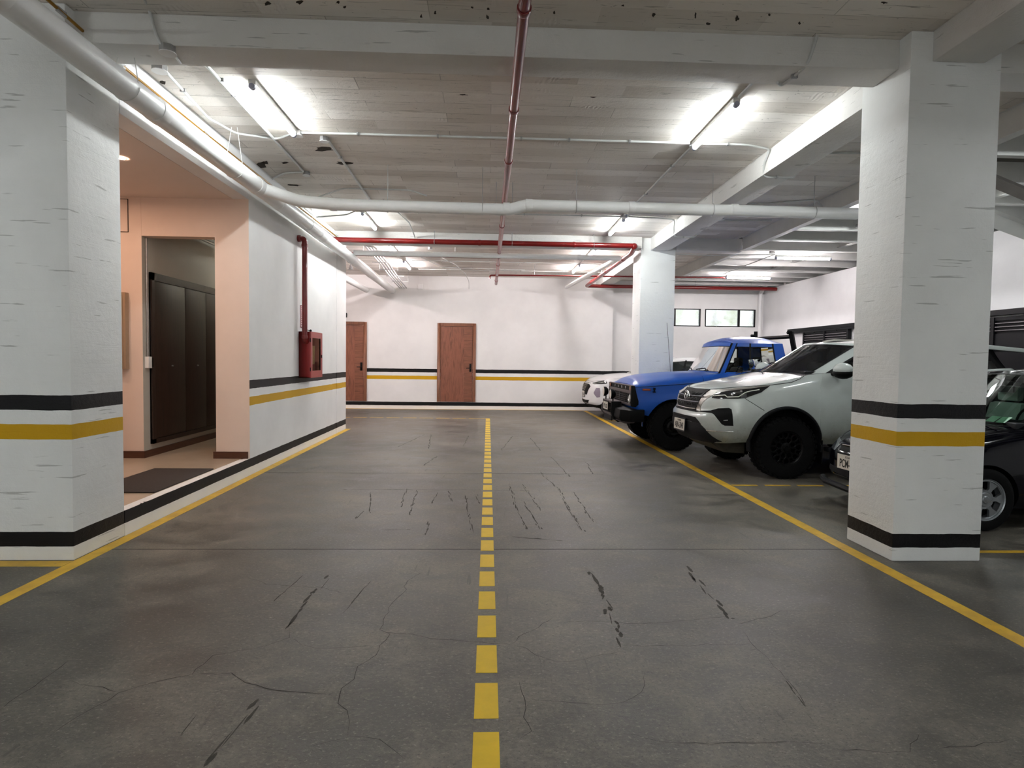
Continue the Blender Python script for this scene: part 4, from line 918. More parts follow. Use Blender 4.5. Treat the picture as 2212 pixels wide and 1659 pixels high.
class Car:
    def __init__(s, root): s.root = root; s.twin = {}; s.M = root.matrix_basis.copy(); s.Mi = s.M.inverted()
    def ray(s, x, y):
        o = s.Mi @ CAM; d = (s.Mi.to_3x3() @ rayd(x, y)).normalized(); return o, d
    def hit(s, x, y):
        o, d = s.ray(x, y); r = s.bvh.ray_cast(o, d)
        if r[0] is not None: return r[0], r[1]
        k = min((s.bvh.find_nearest(o+d*t) for t in [3+.1*i for i in range(160)]), key=lambda q: q[3]); return k[0], k[1]
    def at(s, x, y, ax, v):
        """photo point on a plane of the car's own axes"""
        o, d = s.ray(x, y); return o+d*((v-o[ax])/d[ax])
    def drape(s, mode, p):
        if mode == 'P': return s.hit(*p)
        if mode == 'F': o, d = Vector((-2, p[0], p[1])), Vector((1, 0, 0))
        elif mode == 'S': o, d = Vector((p[0], -3, p[1])), Vector((0, 1, 0))
        elif mode == 'T': o, d = Vector((p[0], p[1], 4)), Vector((0, 0, -1))
        r = s.bvh.ray_cast(o, d)
        if r[0] is None: k = s.bvh.find_nearest(o+d*2.2); return k[0], k[1]
        return r[0], r[1]
    def conv(s, mode, pts):
        if mode == 'P': return pts
        out = []
        for p in pts:
            h = s.hit(*p)[0]; out.append((min(h.y, 0), h.z) if mode == 'F' else (h.x, h.z) if mode == 'S' else (h.x, h.y))
        return out
    def patch(s, name, mode, pts, mt, off=.006, thick=.012, px=True, mirror=True, sp=None, parent=None, smooth=True):
        if px and mode != 'P': pts = s.conv(mode, pts)
        sp = sp or (3.0 if mode == 'P' else .035)
        P = []
        for a, b in zip(pts, pts[1:]+pts[:1]):
            k = max(1, int(math.dist(a, b)/sp)); P += [Vector((a[0]+(b[0]-a[0])*i/k, a[1]+(b[1]-a[1])*i/k)) for i in range(k)]
        n = len(P); edges = [(i, (i+1) % n) for i in range(n)]
        x0, x1 = min(p.x for p in P), max(p.x for p in P); y0, y1 = min(p.y for p in P), max(p.y for p in P); inner = []
        def inside(q):
            c = False
            for i in range(n):
                a, b = P[i], P[(i+1) % n]
                if (a.y > q.y) != (b.y > q.y) and q.x < (b.x-a.x)*(q.y-a.y)/(b.y-a.y)+a.x: c = not c
            return c
        x = x0+sp*.5
        while x < x1:
            y = y0+sp*.5
            while y < y1:
                q = Vector((x, y))
                if inside(q) and min((q-p).length for p in P) > sp*.4: inner.append(q)
                y += sp
            x += sp
        vs, es, fs, *_ = geometry.delaunay_2d_cdt(P+inner, edges, [], 1, 1e-6)
        pos = []; nor = []
        for v in vs:
            h, nn = s.drape(mode, v); 
            if nn.dot(Vector((h.x-2.2, h.y, h.z-.9))) < 0: nn = -nn
            pos.append(h); nor.append(nn)
        m = MB(); N = len(pos)
        top = [p+q*off for p, q in zip(pos, nor)]; bot = [p+q*(off-thick) for p, q in zip(pos, nor)]
        from collections import Counter
        ec = Counter(); 
        for f in fs:
            for a, b in zip(f, list(f[1:])+[f[0]]): ec[(min(a, b), max(a, b))] += 1
        F = [tuple(f) for f in fs] + [(a, b, b+N, a+N) for (a, b), c in ec.items() if c == 1]
        return s.sides(name, lambda m, sgn: m.add([(p.x, p.y*sgn, p.z) for p in top+bot], F), min(abs(p.y) for p in top) > .03, mirror, mt, parent, smooth)
    def sides(s, name, fn, apart, mirror, mt, parent, smooth=True):
        par = parent or s.root
        if mirror and apart:
            m = MB(); fn(m, 1); a = link(name, m.mesh(name, mt, smooth, 50), par)
            m = MB(); fn(m, -1); s.twin[a] = link(name, m.mesh(name, mt, smooth, 50), s.twin.get(par, par)); return a
        m = MB(); fn(m, 1)
        if mirror: fn(m, -1)
        return link(name, m.mesh(name, mt, smooth, 50), par)
    def line(s, name, mode, pts, r, mt, px=True, mirror=True, off=.002, parent=None, sp=None):
        if px and mode != 'P': pts = s.conv(mode, pts)
        sp = sp or (2.0 if mode == 'P' else .03); P = []
        for a, b in zip(pts, pts[1:]):
            k = max(1, int(math.dist(a, b)/sp)); P += [(a[0]+(b[0]-a[0])*i/k, a[1]+(b[1]-a[1])*i/k) for i in range(k)]
        P.append(pts[-1]); Q = []
        for p in P:
            h, nn = s.drape(mode, p)
            if nn.dot(Vector((h.x-2.2, h.y, h.z-.9))) < 0: nn = -nn
            q = h+nn*off
            if not Q or (q-Q[-1]).length > .004: Q.append(q)
        return s.sides(name, lambda m, sgn: m.tube([(q.x, q.y*sgn, q.z) for q in Q], r, 6), min(abs(q.y) for q in Q) > .03, mirror, mt, parent)
    def put(s, mb, name, mt, bevel=0, parent=None, smooth=True): return link(name, mb.mesh(name, mt, smooth, 40, bevel), parent or s.root)
    def both(s, f, name, mt, bevel=0):
        """one mesh per side"""
        for sg in (-1, 1): s.put(f(sg), name, mt, bevel)
    def flare(s, ax, az, r, rad, mt, a0=-28, a1=208, name='wheel_arch_trim'):
        for sg in (-1, 1):
            Q = []
            for a in range(a0, a1+1, 6):
                t = math.radians(a); x = ax+math.cos(t)*r; z = max(az+math.sin(t)*r, .36); h = s.bvh.ray_cast(Vector((x, -3, z)), Vector((0, 1, 0)))
                y = h[0].y if h[0] is not None and h[0].y < -.6 else (Q[-1][1] if Q else -.9)
                Q.append([x, y, z])
            m = MB(); vs = []; fs = []
            for i, q in enumerate(Q):
                d = Vector((q[0]-ax, 0, q[2]-az)).normalized()
                for (o_, u) in ((-.016, .01), (.028, .0), (.03, .045), (.008, .085), (-.02, .085), (-.03, .0)):
                    p = Vector(q)+d*(u-.045)*rad/.02*.5; vs.append((p.x, (p.y-o_)*(-sg), p.z))
            for i in range(len(Q)-1):
                for k in range(6): fs.append((i*6+k, i*6+(k+1) % 6, (i+1)*6+(k+1) % 6, (i+1)*6+k))
            fs += [tuple(range(6)), tuple(range(len(Q)*6-6, len(Q)*6))]
            m.add(vs, fs); s.put(m, name, mt)
TYRE = mat('tyre_rubber', rgb('0b0b0c'), .85, spec=.2, vary=.3, vscale=18, bump=.3, bscale=60)
SILV = mat('silver_wheel_cover', rgb('8b8f93'), .35, .6, vary=.05)
BRIM = mat('black_alloy', rgb('0f0f10'), .4, .2, spec=.3, vary=.2)
CHROME = mat('chrome', (.75, .75, .76, 1), .08, 1)
def wheels(car, xs, r, wd, track, rimr, style, hubz=None):
    hubz = hubz or r*.985; tm = MB(); w2 = wd/2
    tm.lathe([(rimr*.98, -w2*.85), (rimr*1.04, -w2*.98), (rimr*1.25, -w2*1.04), (r*.93, -w2*.98), (r*.975, -w2*.86), (r*.985, -w2*.5), (r*.985, w2*.5), (r*.975, w2*.86), (r*.93, w2*.98), (rimr*1.25, w2*1.04), (rimr*1.04, w2*.98), (rimr*.98, w2*.85)], (0, 0, 0), 1, 56)
    n = 34 if style in ('honey', 'steel') else 0
    for k in range(n):
        for row, (y, dy, off) in enumerate(((-w2*.78, w2*.26, 0), (-w2*.3, w2*.2, .5), (w2*.3, w2*.2, 0), (w2*.78, w2*.26, .5))):
            a = 2*PI*(k+off)/n; da = PI/n*.62
            vs = []
            for rr in (r*.965, r*1.008):
                for (aa, yy) in ((a-da, y-dy), (a+da, y-dy), (a+da, y+dy), (a-da, y+dy)):
                    sk = .15*da*(1 if row % 2 else -1)*(1 if yy > y else -1)*3; vs.append((math.cos(aa+sk)*rr, yy, math.sin(aa+sk)*rr))
            tm.add(vs, [(0, 1, 2, 3), (4, 5, 6, 7), (0, 1, 5, 4), (1, 2, 6, 5), (2, 3, 7, 6), (3, 0, 4, 7)])
        if n:
            a = 2*PI*k/n
            for sg in (-1, 1): tm.add([(math.cos(a+q)*rr, sg*w2*yy, math.sin(a+q)*rr) for rr, yy in ((r*.90, 1.0), (r*.975, .90)) for q in (-.045, .045)] + [(math.cos(a+q)*rr, sg*w2*yy, math.sin(a+q)*rr) for rr, yy in ((r*.90, 1.05), (r*.985, .985)) for q in (-.045, .045)], [(4, 5, 7, 6), (0, 1, 5, 4), (2, 3, 7, 6), (0, 2, 6, 4), (1, 3, 7, 5)])
    tyre = tm.mesh('tyre', TYRE, True, 35)
    rm = MB(); f = -w2*.75   # outer face towards -y
    rm.lathe([(rimr, -w2*.9), (rimr*.985, -w2*.93), (rimr*.94, -w2*.85), (rimr*.90, -w2*.3), (rimr*.9, w2*.8), (rimr, w2*.9)], (0, 0, 0), 1, 48)
    rm.cur = 1; rm.lathe([(.0005, w2*.05), (rimr*.91, w2*.05)], (0, 0, 0), 1, 32); rm.cur = 0
    def P(rr, a, y=f): return (math.cos(a)*rr, y, math.sin(a)*rr)
    if style == 'honey':
        rm.lathe([(.0005, f-.03), (.035, f-.03), (.042, f-.015), (.075, f-.005), (.08, w2*.05)], (0, 0, 0), 1, 24)
        for k in range(8):
            a = 2*PI*(k+.5)/8; b = PI/8
            rm.tube([P(.06, a, f+.01), P(rimr*.52, a, f)], .015, 6)
            for s_ in (-1, 1): rm.tube([P(rimr*.52, a, f), P(rimr*.66, a+s_*b*.55, f+.0), P(rimr*.80, a+s_*b*.62, f), P(rimr*.95, a+s_*b*.45, f+.0)], .013, 6); rm.tube([P(rimr*.66, a+s_*b*.55, f), P(rimr*.62, a+s_*b, f)], .012, 6)
            rm.sphere(P(.058, a, f-.008), .008, 6)
        rm.tube([P(rimr*.95, 2*PI*k/48, f-.0) for k in range(48)], .012, 6, closed=True)
    elif style == 'steel':
        rm.lathe([(.0005, f-.04), (.055, f-.04), (.06, f-.02), (.075, f+.02), (rimr*.55, f+.03), (rimr*.72, f+.0), (rimr*.92, f+.05)], (0, 0, 0), 1, 32)
        rm.cur = 1
        for k in range(10): rm.tube([P(rimr*.8, 2*PI*k/10, f+.02), P(rimr*.8, 2*PI*k/10, f+.012)], .018, 10)
        rm.cur = 0
        for k in range(5): rm.sphere(P(.09, 2*PI*k/5, f+.015), .01, 6)
    else:
        rm.lathe([(.0005, f-.012), (.03, f-.012), (.038, f-.004), (.06, f-.004), (.068, f+.008), (.09, f+.006), (.10, w2*.05)], (0, 0, 0), 1, 32)
        rm.lathe([(rimr*.86, f+.006), (rimr*.90, f-.006), (rimr*.99, f-.004), (rimr*1.0, f+.01)], (0, 0, 0), 1, 48)
        for k in range(6):
            a = 2*PI*(k+.25)/6; w_ = PI/6
            vs = [P(.08, a-w_*.55, f+.004), P(.08, a+w_*.55, f+.004), P(rimr*.55, a+w_*.30, f-.004), P(rimr*.89, a+w_*.52, f-.0), P(rimr*.89, a-w_*.52, f-.0), P(rimr*.55, a-w_*.30, f-.004)]
            vs += [(v[0], v[1]+.025, v[2]) for v in vs]
            rm.add(vs, [(0, 1, 2, 3, 4, 5)]+[(i, (i+1) % 6, (i+1) % 6+6, i+6) for i in range(6)])
    rim = rm.mesh('wheel', [SILV if style == 'cover' else BRIM, BLACK], True, 35)
    for x in xs:
        for sg in (-1, 1):
            o = link('wheel', rim, car.root); o.location = (x, sg*(track/2), hubz); o.rotation_euler = (0, .3*x, PI if sg > 0 else 0)
            t_ = link('tyre', tyre, o)
def seat(car, x, y, z, mt, h=.62):
    m = MB()
    m.add([(x+.0, y-.24, z), (x+.14, y-.24, z), (x+.14, y+.24, z), (x, y+.24, z), (x+.12, y-.2, z+h), (x+.22, y-.2, z+h), (x+.22, y+.2, z+h), (x+.12, y+.2, z+h)], [(0,3,2,1),(4,5,6,7),(0,1,5,4),(1,2,6,5),(2,3,7,6),(3,0,4,7)])
    me = m.mesh('seat', mt, True, 40, .04); o = link('seat', me, car.root)
    link('headrest', MB().cbox((x+.19, y, z+h+.1), (.09, .26, .17)).mesh('headrest', mt, True, 40, .035), o)
def plate(car, p, n_, w_, h_, big, small, parent=None, flip=1):
    """number plate centred at p, facing n_ (car axes)"""
    n_ = Vector(n_).normalized(); r = Vector((0, 0, 1)).cross(n_).normalized(); u = n_.cross(r)
    p = Vector(p); m = MB()
    def quad(a, b, c, d, z0, z1): m.add([p+r*x+u*y+n_*z for (x, y, z) in ((a, b, z0), (c, b, z0), (c, d, z0), (a, d, z0), (a, b, z1), (c, b, z1), (c, d, z1), (a, d, z1))], [(0,3,2,1),(4,5,6,7),(0,1,5,4),(1,2,6,5),(2,3,7,6),(3,0,4,7)])
    quad(-w_/2-.012, -h_/2-.02, w_/2+.012, h_/2+.02, -.01, .0); fr = car.put(m, 'number_plate', DGREY, parent=parent)
    m = MB(); quad(-w_/2, -h_/2, w_/2, h_/2, 0, .004); car.put(m, 'plate_face', mat('plate_white', rgb('cfc9be'), .45, vary=.05), parent=fr)
    INKB = mat('plate_black_ink', rgb('15140f'), .5)
    text_on('plate_characters', big, h_*.78, p-u*h_*.12+n_*.0045, r, u, INKB, fr, .001, .62*w_/h_/2.6, .002)
    text_on('plate_country', small, h_*.2, p+u*h_*.34+n_*.0045, r, u, INKB, fr, .001, .9)
    return fr

# ================================================================ silver-white SUV
DIRT_SHADE = bpy.data.materials.new('pearl_white_car_paint'); DIRT_SHADE.use_nodes = True; t = NT(DIRT_SHADE); o_ = t.obj()
sep = t.add('ShaderNodeSeparateXYZ'); t.link(o_, sep.inputs[0])
dz = t.ramp(t.math('MULTIPLY', t.math('ADD', sep.outputs[2], t.math('MULTIPLY', t.noise(o_, 3, 5, .7), .4)), .5), [(.34, .95), (.50, .35), (.64, 0.0)])  # darker towards the sill: dirt, with body shading put into the paint colour
spk = t.ramp(t.noise(o_, 45, 4, .7), [(.62, 0.0), (.70, .7)]); f_ = t.math('MULTIPLY', dz, t.math('ADD', spk, .8, True))
t.link(t.mix(f_, rgb('c3cbc8'), rgb('4a4632')), t.bsdf.inputs['Base Color']); t.bsdf.inputs['Roughness'].default_value = .28; t.bsdf.inputs['Coat Weight'].default_value = .8
t.bsdf.inputs['Coat Roughness'].default_value = .03; t.bsdf.inputs['Metallic'].default_value = 0
SEATM = mat('dark_seat_fabric', rgb('1b1b1e'), .8, vary=.1)
LED = mat('headlamp_light_strip', rgb('e8e6e0'), .2, spec=.8); LENS = mat('smoked_headlamp', rgb('14161a'), .06, coat=1); AMBER = mat('amber_lens', rgb('a04a14'), .25, coat=.6, vary=.1)
TRIMB = mat('black_trim_plastic', rgb('101114'), .6, spec=.25)
GRG = mat('matt_silver_trim', rgb('9c9892'), .35, .5)
root = thing('suv', (2.86, 8.74, 0), 'pearl white SUV with large black off-road wheels, parked nearest behind the near column', 'car', None, .05)
bpy.context.view_layer.update()
c = Car(root); F = c
me, c.bvh = car_body(
    [(0, 0), (.01, .25), (.05, .5), (.13, .68), (.26, .81), (.45, .885), (.75, .915), (1.1, .925), (1.6, .915), (2.6, .92), (3.5, .92), (4.2, .90), (4.55, .84), (4.72, .68), (4.78, .35), (4.79, 0)],
    [(0, .44), (.3, .46), (.5, .48), (1.5, .50), (1.6, .46), (3.2, .46), (3.3, .5), (4.4, .5), (4.79, .5)],
    [(0, 1.10), (.1, 1.135), (.3, 1.175), (.6, 1.225), (.9, 1.285), (1.2, 1.345), (1.45, 1.40), (1.7, 1.425), (2.6, 1.44), (3.6, 1.47), (4.4, 1.52), (4.6, 1.50), (4.79, 1.40)],
    [(0, 0), (.08, .03), (.25, .055), (.7, .06), (1.3, .05), (1.6, .0), (4.79, 0)],
    [(0, .10), (.10, .05), (.22, .01), (.34, .0), (.54, 0), (.60, .03), (.66, .055), (.80, .065), (.93, .09), (.98, .125), (1, .16)],
    [(0, .06), (.12, .015), (.35, 0), (.6, .0), (.8, .015), (.93, .045), (1, .085)],
    [(0, .12), (.15, .02), (.5, .0), (.8, .03), (1, .10)], .5, 4.79, [(1.10, .455, .50, .34), (3.86, .44, .50, .34)], (1.35, 4.5))
for i, q in enumerate((DIRT_SHADE, DGREY)): me.materials[i] = q
me.name = 'body'; link('body', me, root)
cols = [((1.16, 0, 1.36), (2.02, 0, 1.865), 'windshield'), ((1.20, -.36, 1.36), (2.05, -.31, 1.86), 'windshield'), ((1.39, -.71, 1.36), (2.27, -.575, 1.835), 'k'), ((1.42, -.735, 1.36), (2.30, -.60, 1.83), 'b'),
        ((1.62, -.80, 1.38), (2.46, -.64, 1.81), 'k'), ((1.68, -.81, 1.38), (2.50, -.645, 1.81), 'side_window'), ((2.48, -.85, 1.40), (2.66, -.665, 1.82), 'k'), ((2.56, -.85, 1.40), (2.72, -.665, 1.82), 'side_window'),
        ((3.42, -.85, 1.42), (3.50, -.66, 1.81), 'k'), ((3.50, -.85, 1.42), (3.56, -.655, 1.81), 'side_window'), ((4.30, -.80, 1.46), (4.18, -.62, 1.79), 'k'), ((4.40, -.77, 1.46), (4.26, -.60, 1.785), 'k'), ((4.62, -.62, 1.44), (4.42, -.52, 1.78), 'rear_window'), ((4.70, 0, 1.44), (4.50, 0, 1.80), 'rear_window')]
DARKG = thin_glass('dark_tinted_glass', (.22, .24, .24, 1)); CLEARG = thin_glass('windscreen_glass', (.72, .74, .70, 1)); 
greenhouse(root, cols, [(2.0, 0), (2.2, .025), (2.45, .075), (3.0, .10), (3.9, .09), (4.3, .04), (4.5, 0)], DIRT_SHADE, {'*': DARKG, 'windshield': CLEARG})
wheels(c, (1.10, 3.86), .415, .27, 1.62, .228, 'honey', .413)
c.flare(1.10, .455, .507, .017, TRIMB, -14, 194); c.flare(3.86, .44, .507, .017, TRIMB, -14, 194)
A = lambda L: [(1450+x/11.847, 820+y/11.847) for x, y in L]; B5 = lambda L: [(1440+x/5.267, 780+y/5.267) for x, y in L]
gr = c.patch('grille', 'F', A([(350,215),(640,235),(860,255),(1005,270),(900,330),(800,430),(700,600),(640,742),(560,745),(400,715),(300,690)]) + [], BLACK, .004) if False else None
def half_poly(car, pts):
    """front polygon: photo points of the near half, closed on the centreline"""
    q = [tuple(v) for v in car.conv('F', pts)]; return [(0.0, q[0][1])] + q + [(0.0, q[-1][1])]
gr = c.patch('grille', 'F', half_poly(c, A([(640,235),(860,255),(1005,270),(900,330),(800,430),(700,600),(640,742),(560,748)])), BLACK, .012, .02, px=False)
c.patch('bumper_underside', 'F', [(0, .545), (-.55, .53), (-.70, .50), (-.74, .475), (-.74, .44), (0, .43)], TRIMB, .006, px=False)
gz = [h[1] for h in c.conv('F', A([(560, 300), (540, 405), (540, 555), (560, 745)]))]
for k, (z_, y_) in enumerate(((gz[1], .46), (gz[2], .40), (gz[3]+.005, .34))): c.line('grille_bar', 'F', [(-y_, z_), (-y_*.5, z_-.004), (0, z_-.006)], .009, GRG if k == 2 else mat('grey_grille_bar', rgb('55565c'), .35, .4), False, True, .012, gr)
for row, (z_, n) in enumerate(((gz[0]-.035, 4), (gz[1]-.04, 4), (gz[2]-.035, 5))):
    for k in range(1, n): 
        y_ = -.1*k; c.line('grille_fin', 'F', [(y_-.035, z_-.02), (y_-.015, z_+.012), (y_+.01, z_+.012), (y_+.03, z_-.02)], .005, mat('dark_grille_bar', rgb('2a2a2d'), .4, .2), False, True, .016, gr)
# emblem
eh = c.drape('F', (0, (gz[0]+gz[2])/2+.01))[0]; em = MB()
def ell(cy, cz, a, b, r=.008): em.tube([(eh.x-.032, cy+a*math.cos(2*PI*k/32), cz+b*math.sin(2*PI*k/32)) for k in range(32)], r, 8, closed=True)
ell(0, eh.z, .095, .068); ell(0, eh.z+.025, .062, .026, .006); ell(0, eh.z-.006, .026, .060, .006); c.put(em, 'emblem', CHROME)
sv = c.patch('headlamp_surround', 'P', A([(1010,275),(1500,235),(2000,195),(2500,150),(2520,165),(2014,232),(1500,290),(1150,342),(1050,410),(900,500),(800,600),(755,700),(750,800),(655,792),(645,735),(700,610),(800,440),(900,335)]), GRG, .006)
hl = c.patch('headlamp', 'P', A([(1150,348),(1500,294),(2014,238),(2520,168),(2300,330),(1900,470),(1700,490),(1200,492),(1040,465)]), LENS, .008)
c.line('light_strip', 'P', A([(1090,425),(1380,405),(1440,452),(1720,445),(1890,340),(2014,305),(2250,265)]), .0065, LED, parent=hl, off=.012)
for p, r_ in (((1560, 385), .02), ((1795, 300), .018)):
    h, nn = c.hit(*A([p])[0])
    for sg in (1, -1): c.put(MB().sphere((h.x, h.y*sg, h.z), r_, 10), 'lamp_projector', CHROME, parent=hl if sg > 0 else c.twin[hl])
c.patch('fog_pocket', 'P', A([(660,815),(760,800),(1010,792),(1200,735),(1480,725),(1545,760),(1570,900),(1590,1185),(1370,1180),(1290,1140),(1100,900),(1030,855),(850,835)]), BLACK, .004)
c.patch('grille_gap', 'F', half_poly(c, A([(560,748),(645,748),(700,800),(760,815),(640,828),(560,812)])), BLACK, .004, px=False)
c.patch('lower_intake', 'F', half_poly(c, A([(500,930),(620,960),(700,1055),(760,1140),(560,1090),(500,1060)])), BLACK, .004, px=False)
c.patch('lower_bumper', 'P', A([(92,968),(180,985),(460,1060),(600,1095),(740,1130),(870,1262),(940,1350),(1050,1450),(1200,1545),(1290,1578),(1200,1590),(1100,1570),(720,1480),(450,1390),(180,1270),(110,1150)]), TRIMB, .007, sp=2)
c.line('chrome_strip', 'P', A([(905,1300),(1200,1320),(1585,1330)]), .010, CHROME, off=.004)
c.line('fog_lamp', 'P', A([(1340,1045),(1450,1038)]), .010, CHROME, off=.006)
c.line('hood_seam', 'P', B5([(240,305),(490,322),(800,298),(1190,273),(1420,243),(1520,200),(1590,150)]), .004, BLACK, off=.002)
c.line('fender_seam', 'P', B5([(890,425),(980,480),(1110,562)]), .003, BLACK, off=.001)
dr = c.patch('front_door', 'S', [(1.62, 1.39), (1.57, 1.25), (1.56, 1.0), (1.575, .75), (1.60, .58), (1.66, .54), (2.46, .54), (2.50, .60), (2.52, 1.0), (2.52, 1.40)], DIRT_SHADE, .005, px=False)
c.patch('rear_door', 'S', [(2.54, 1.41), (2.54, .6), (2.6, .54), (3.22, .54), (3.32, .8), (3.45, .95), (3.50, 1.1), (3.50, 1.42)], DIRT_SHADE, .005, px=False)
for x_ in (2.3, 3.25): c.line('door_handle', 'S', [(x_, 1.17), (x_+.16, 1.175)], .014, CHROME, False, True, .03, dr)
sk = MB(); sk.add([(.18, -.55, .46), (.18, .55, .46), (.42, .5, .30), (.42, -.5, .30), (.75, -.45, .27), (.75, .45, .27), (.75, .45, .5), (.75, -.45, .5), (.2, .55, .5), (.2, -.55, .5)], [(0,1,2,3), (3,2,5,4), (4,5,6,7), (0,3,4,7,9), (1,2,5,6,8), (0,1,8,9), (9,8,6,7)])
c.put(sk, 'skid_plate', mat('dusty_metal', rgb('4c473c'), .6, .3, vary=.3))
for sg in (-1, 1):
    m = MB(); m.sphere((1.78, sg*1.05, 1.475), .135, 16, (.85, 1.05, .70)); mo = c.put(m, 'wing_mirror', DIRT_SHADE)
    m = MB(); m.sphere((1.785, sg*1.045, 1.435), .137, 16, (.87, 1.07, .60)); c.put(m, 'mirror_base', BLACK, parent=mo)
    m = MB().tube([(1.76, sg*.86, 1.42), (1.78, sg*.98, 1.43)], .035, 8); c.put(m, 'mirror_arm', BLACK, parent=mo)
    c.put(MB().box((1.60, sg*.80-.12, .20), (1.615, sg*.80+.12, .52)), 'mud_flap', BLACK)
    m = MB().box((1.7, sg*.86-.06, .36), (3.3, sg*.86+.06, .42)); c.put(m, 'side_step', DGREY, .01)
sp = MB().add([(4.15, -.60, 1.80), (4.15, .60, 1.80), (4.15, .60, 1.86), (4.15, -.60, 1.86), (4.86, -.66, 1.745), (4.86, .66, 1.745), (4.86, .66, 1.80), (4.86, -.66, 1.80), (4.15, 0, 1.93), (4.84, 0, 1.84), (4.84, 0, 1.79)], [(0,4,10,5,1), (3,8,9,7), (8,2,6,9), (0,3,7,4), (1,5,6,2), (4,7,9,10), (5,10,9,6), (0,1,2,8,3)])
c.put(sp, 'roof_spoiler', DIRT_SHADE, .01)
for sg in (-1, 1): c.put(MB().tube([(2.5, sg*.56, 1.90), (2.7, sg*.57, 1.935), (3.9, sg*.56, 1.92), (4.15, sg*.55, 1.88)], .016, 8), 'roof_rail', GRG)
pp = c.drape('F', (0, .665))[0]; plate(c, (pp.x-.035, 0, .645), (-1, 0, .05), .40, .16, 'ABN-3048', 'ECUADOR')
for y_ in (-.38, .38): seat(c, 2.15, y_, .95, SEATM)
c.put(MB().box((1.45, -.72, 1.36), (1.85, .72, 1.45)), 'dashboard', DGREY, .03)
c.put(MB().tube([(1.95+.05*math.sin(a*PI/12), -.38+.18*math.cos(a*PI/12), 1.42+.17*math.sin(a*PI/12)) for a in range(24)], .013, 8, closed=True), 'steering_wheel', DGREY)
c.put(MB().box((1.96, -.1, 1.74), (1.99, .1, 1.80)), 'rear_view_mirror', DGREY, .008)
for y_ in (-.35, .3): c.line('wiper', 'T', [(1.05, y_), (1.16, y_+.25), (1.2, y_+.5)], .006, BLACK, False, False, .03)

# ================================================================ blue pickup
BLUE = mat('glossy_blue_car_paint', rgb('134ca4'), .3, coat=.25, spec=.4, vary=.04, vscale=2)
BZ = mat('matt_brown_grey_plastic', rgb('574d4d'), .5, vary=.1)
root = thing('pickup_truck', (2.52, 11.30, 0), 'old boxy blue pickup with black bumper winch, parked between the white SUVs', 'car', None, 0)
bpy.context.view_layer.update(); c = Car(root)
me, c.bvh = car_body(
    [(0, 0), (.0, .4), (.0, .8), (.015, .88), (.07, .935), (.2, .95), (.6, .955), (1.2, .955), (2.8, .955), (4.6, .95), (4.95, .93), (5.02, .85), (5.03, .4), (5.03, 0)],
    [(0, .70), (.12, .64), (.3, .60), (1.2, .58), (3.2, .58), (5.03, .62)],
    [(0, 1.125), (.1, 1.16), (.3, 1.19), (.8, 1.245), (1.25, 1.295), (1.5, 1.345), (1.7, 1.38), (2.8, 1.39), (5.03, 1.40)],
    [(0, .0), (.03, .03), (.07, .065), (.18, .105), (.5, .12), (1.25, .09), (1.5, .03), (1.7, 0), (5.03, 0)],
    [(0, .04), (.2, .0), (.9, .0), (1, .03)],
    [(0, .05), (.15, .01), (.45, .0), (.62, .025), (.7, .03), (.88, .03), (.96, .055), (1, .095)],
    [(0, .03), (.2, 0), (.9, 0), (1, .03)], .3, 5.03, [(.74, .42, .485, .34), (3.90, .42, .49, .34)], (1.62, 4.98))
me.materials[0] = BLUE; me.materials[1] = BLACK; link('body', me, root)
cols = [((1.40, 0, 1.37), (1.70, 0, 1.915), 'windshield'), ((1.43, -.45, 1.37), (1.73, -.42, 1.915), 'windshield'), ((1.545, -.80, 1.36), (1.81, -.69, 1.905), 'k'), ((1.575, -.82, 1.36), (1.84, -.71, 1.90), 'b'),
        ((1.64, -.85, 1.36), (1.895, -.73, 1.90), 'k'), ((1.665, -.855, 1.36), (1.915, -.735, 1.90), 'vent_window'), ((2.09, -.875, 1.36), (2.115, -.755, 1.90), 'k'), ((2.12, -.875, 1.36), (2.145, -.755, 1.90), 'side_window'),
        ((2.57, -.88, 1.36), (2.52, -.755, 1.90), 'k'), ((2.60, -.88, 1.36), (2.55, -.755, 1.90), 'b'), ((2.84, -.84, 1.36), (2.74, -.71, 1.90), 'b'), ((2.88, -.72, 1.36), (2.78, -.60, 1.91), 'rear_window'), ((2.90, 0, 1.36), (2.80, 0, 1.92), 'rear_window')]
CLR = thin_glass('clear_car_glass', (.84, .88, .86, 1))
greenhouse(root, cols, [(1.68, 0), (1.78, .06), (1.95, .12), (2.3, .145), (2.6, .12), (2.74, .06), (2.80, 0)], BLUE, {'*': CLR, 'windshield': thin_glass('green_windscreen', (.62, .70, .62, 1))}, .06, .87, .012)
wheels(c, (.74, 3.90), .42, .29, 1.62, .20, 'steel', .416)
c.flare(.74, .42, .482, .006, BLUE, -8, 188, 'fender_lip')
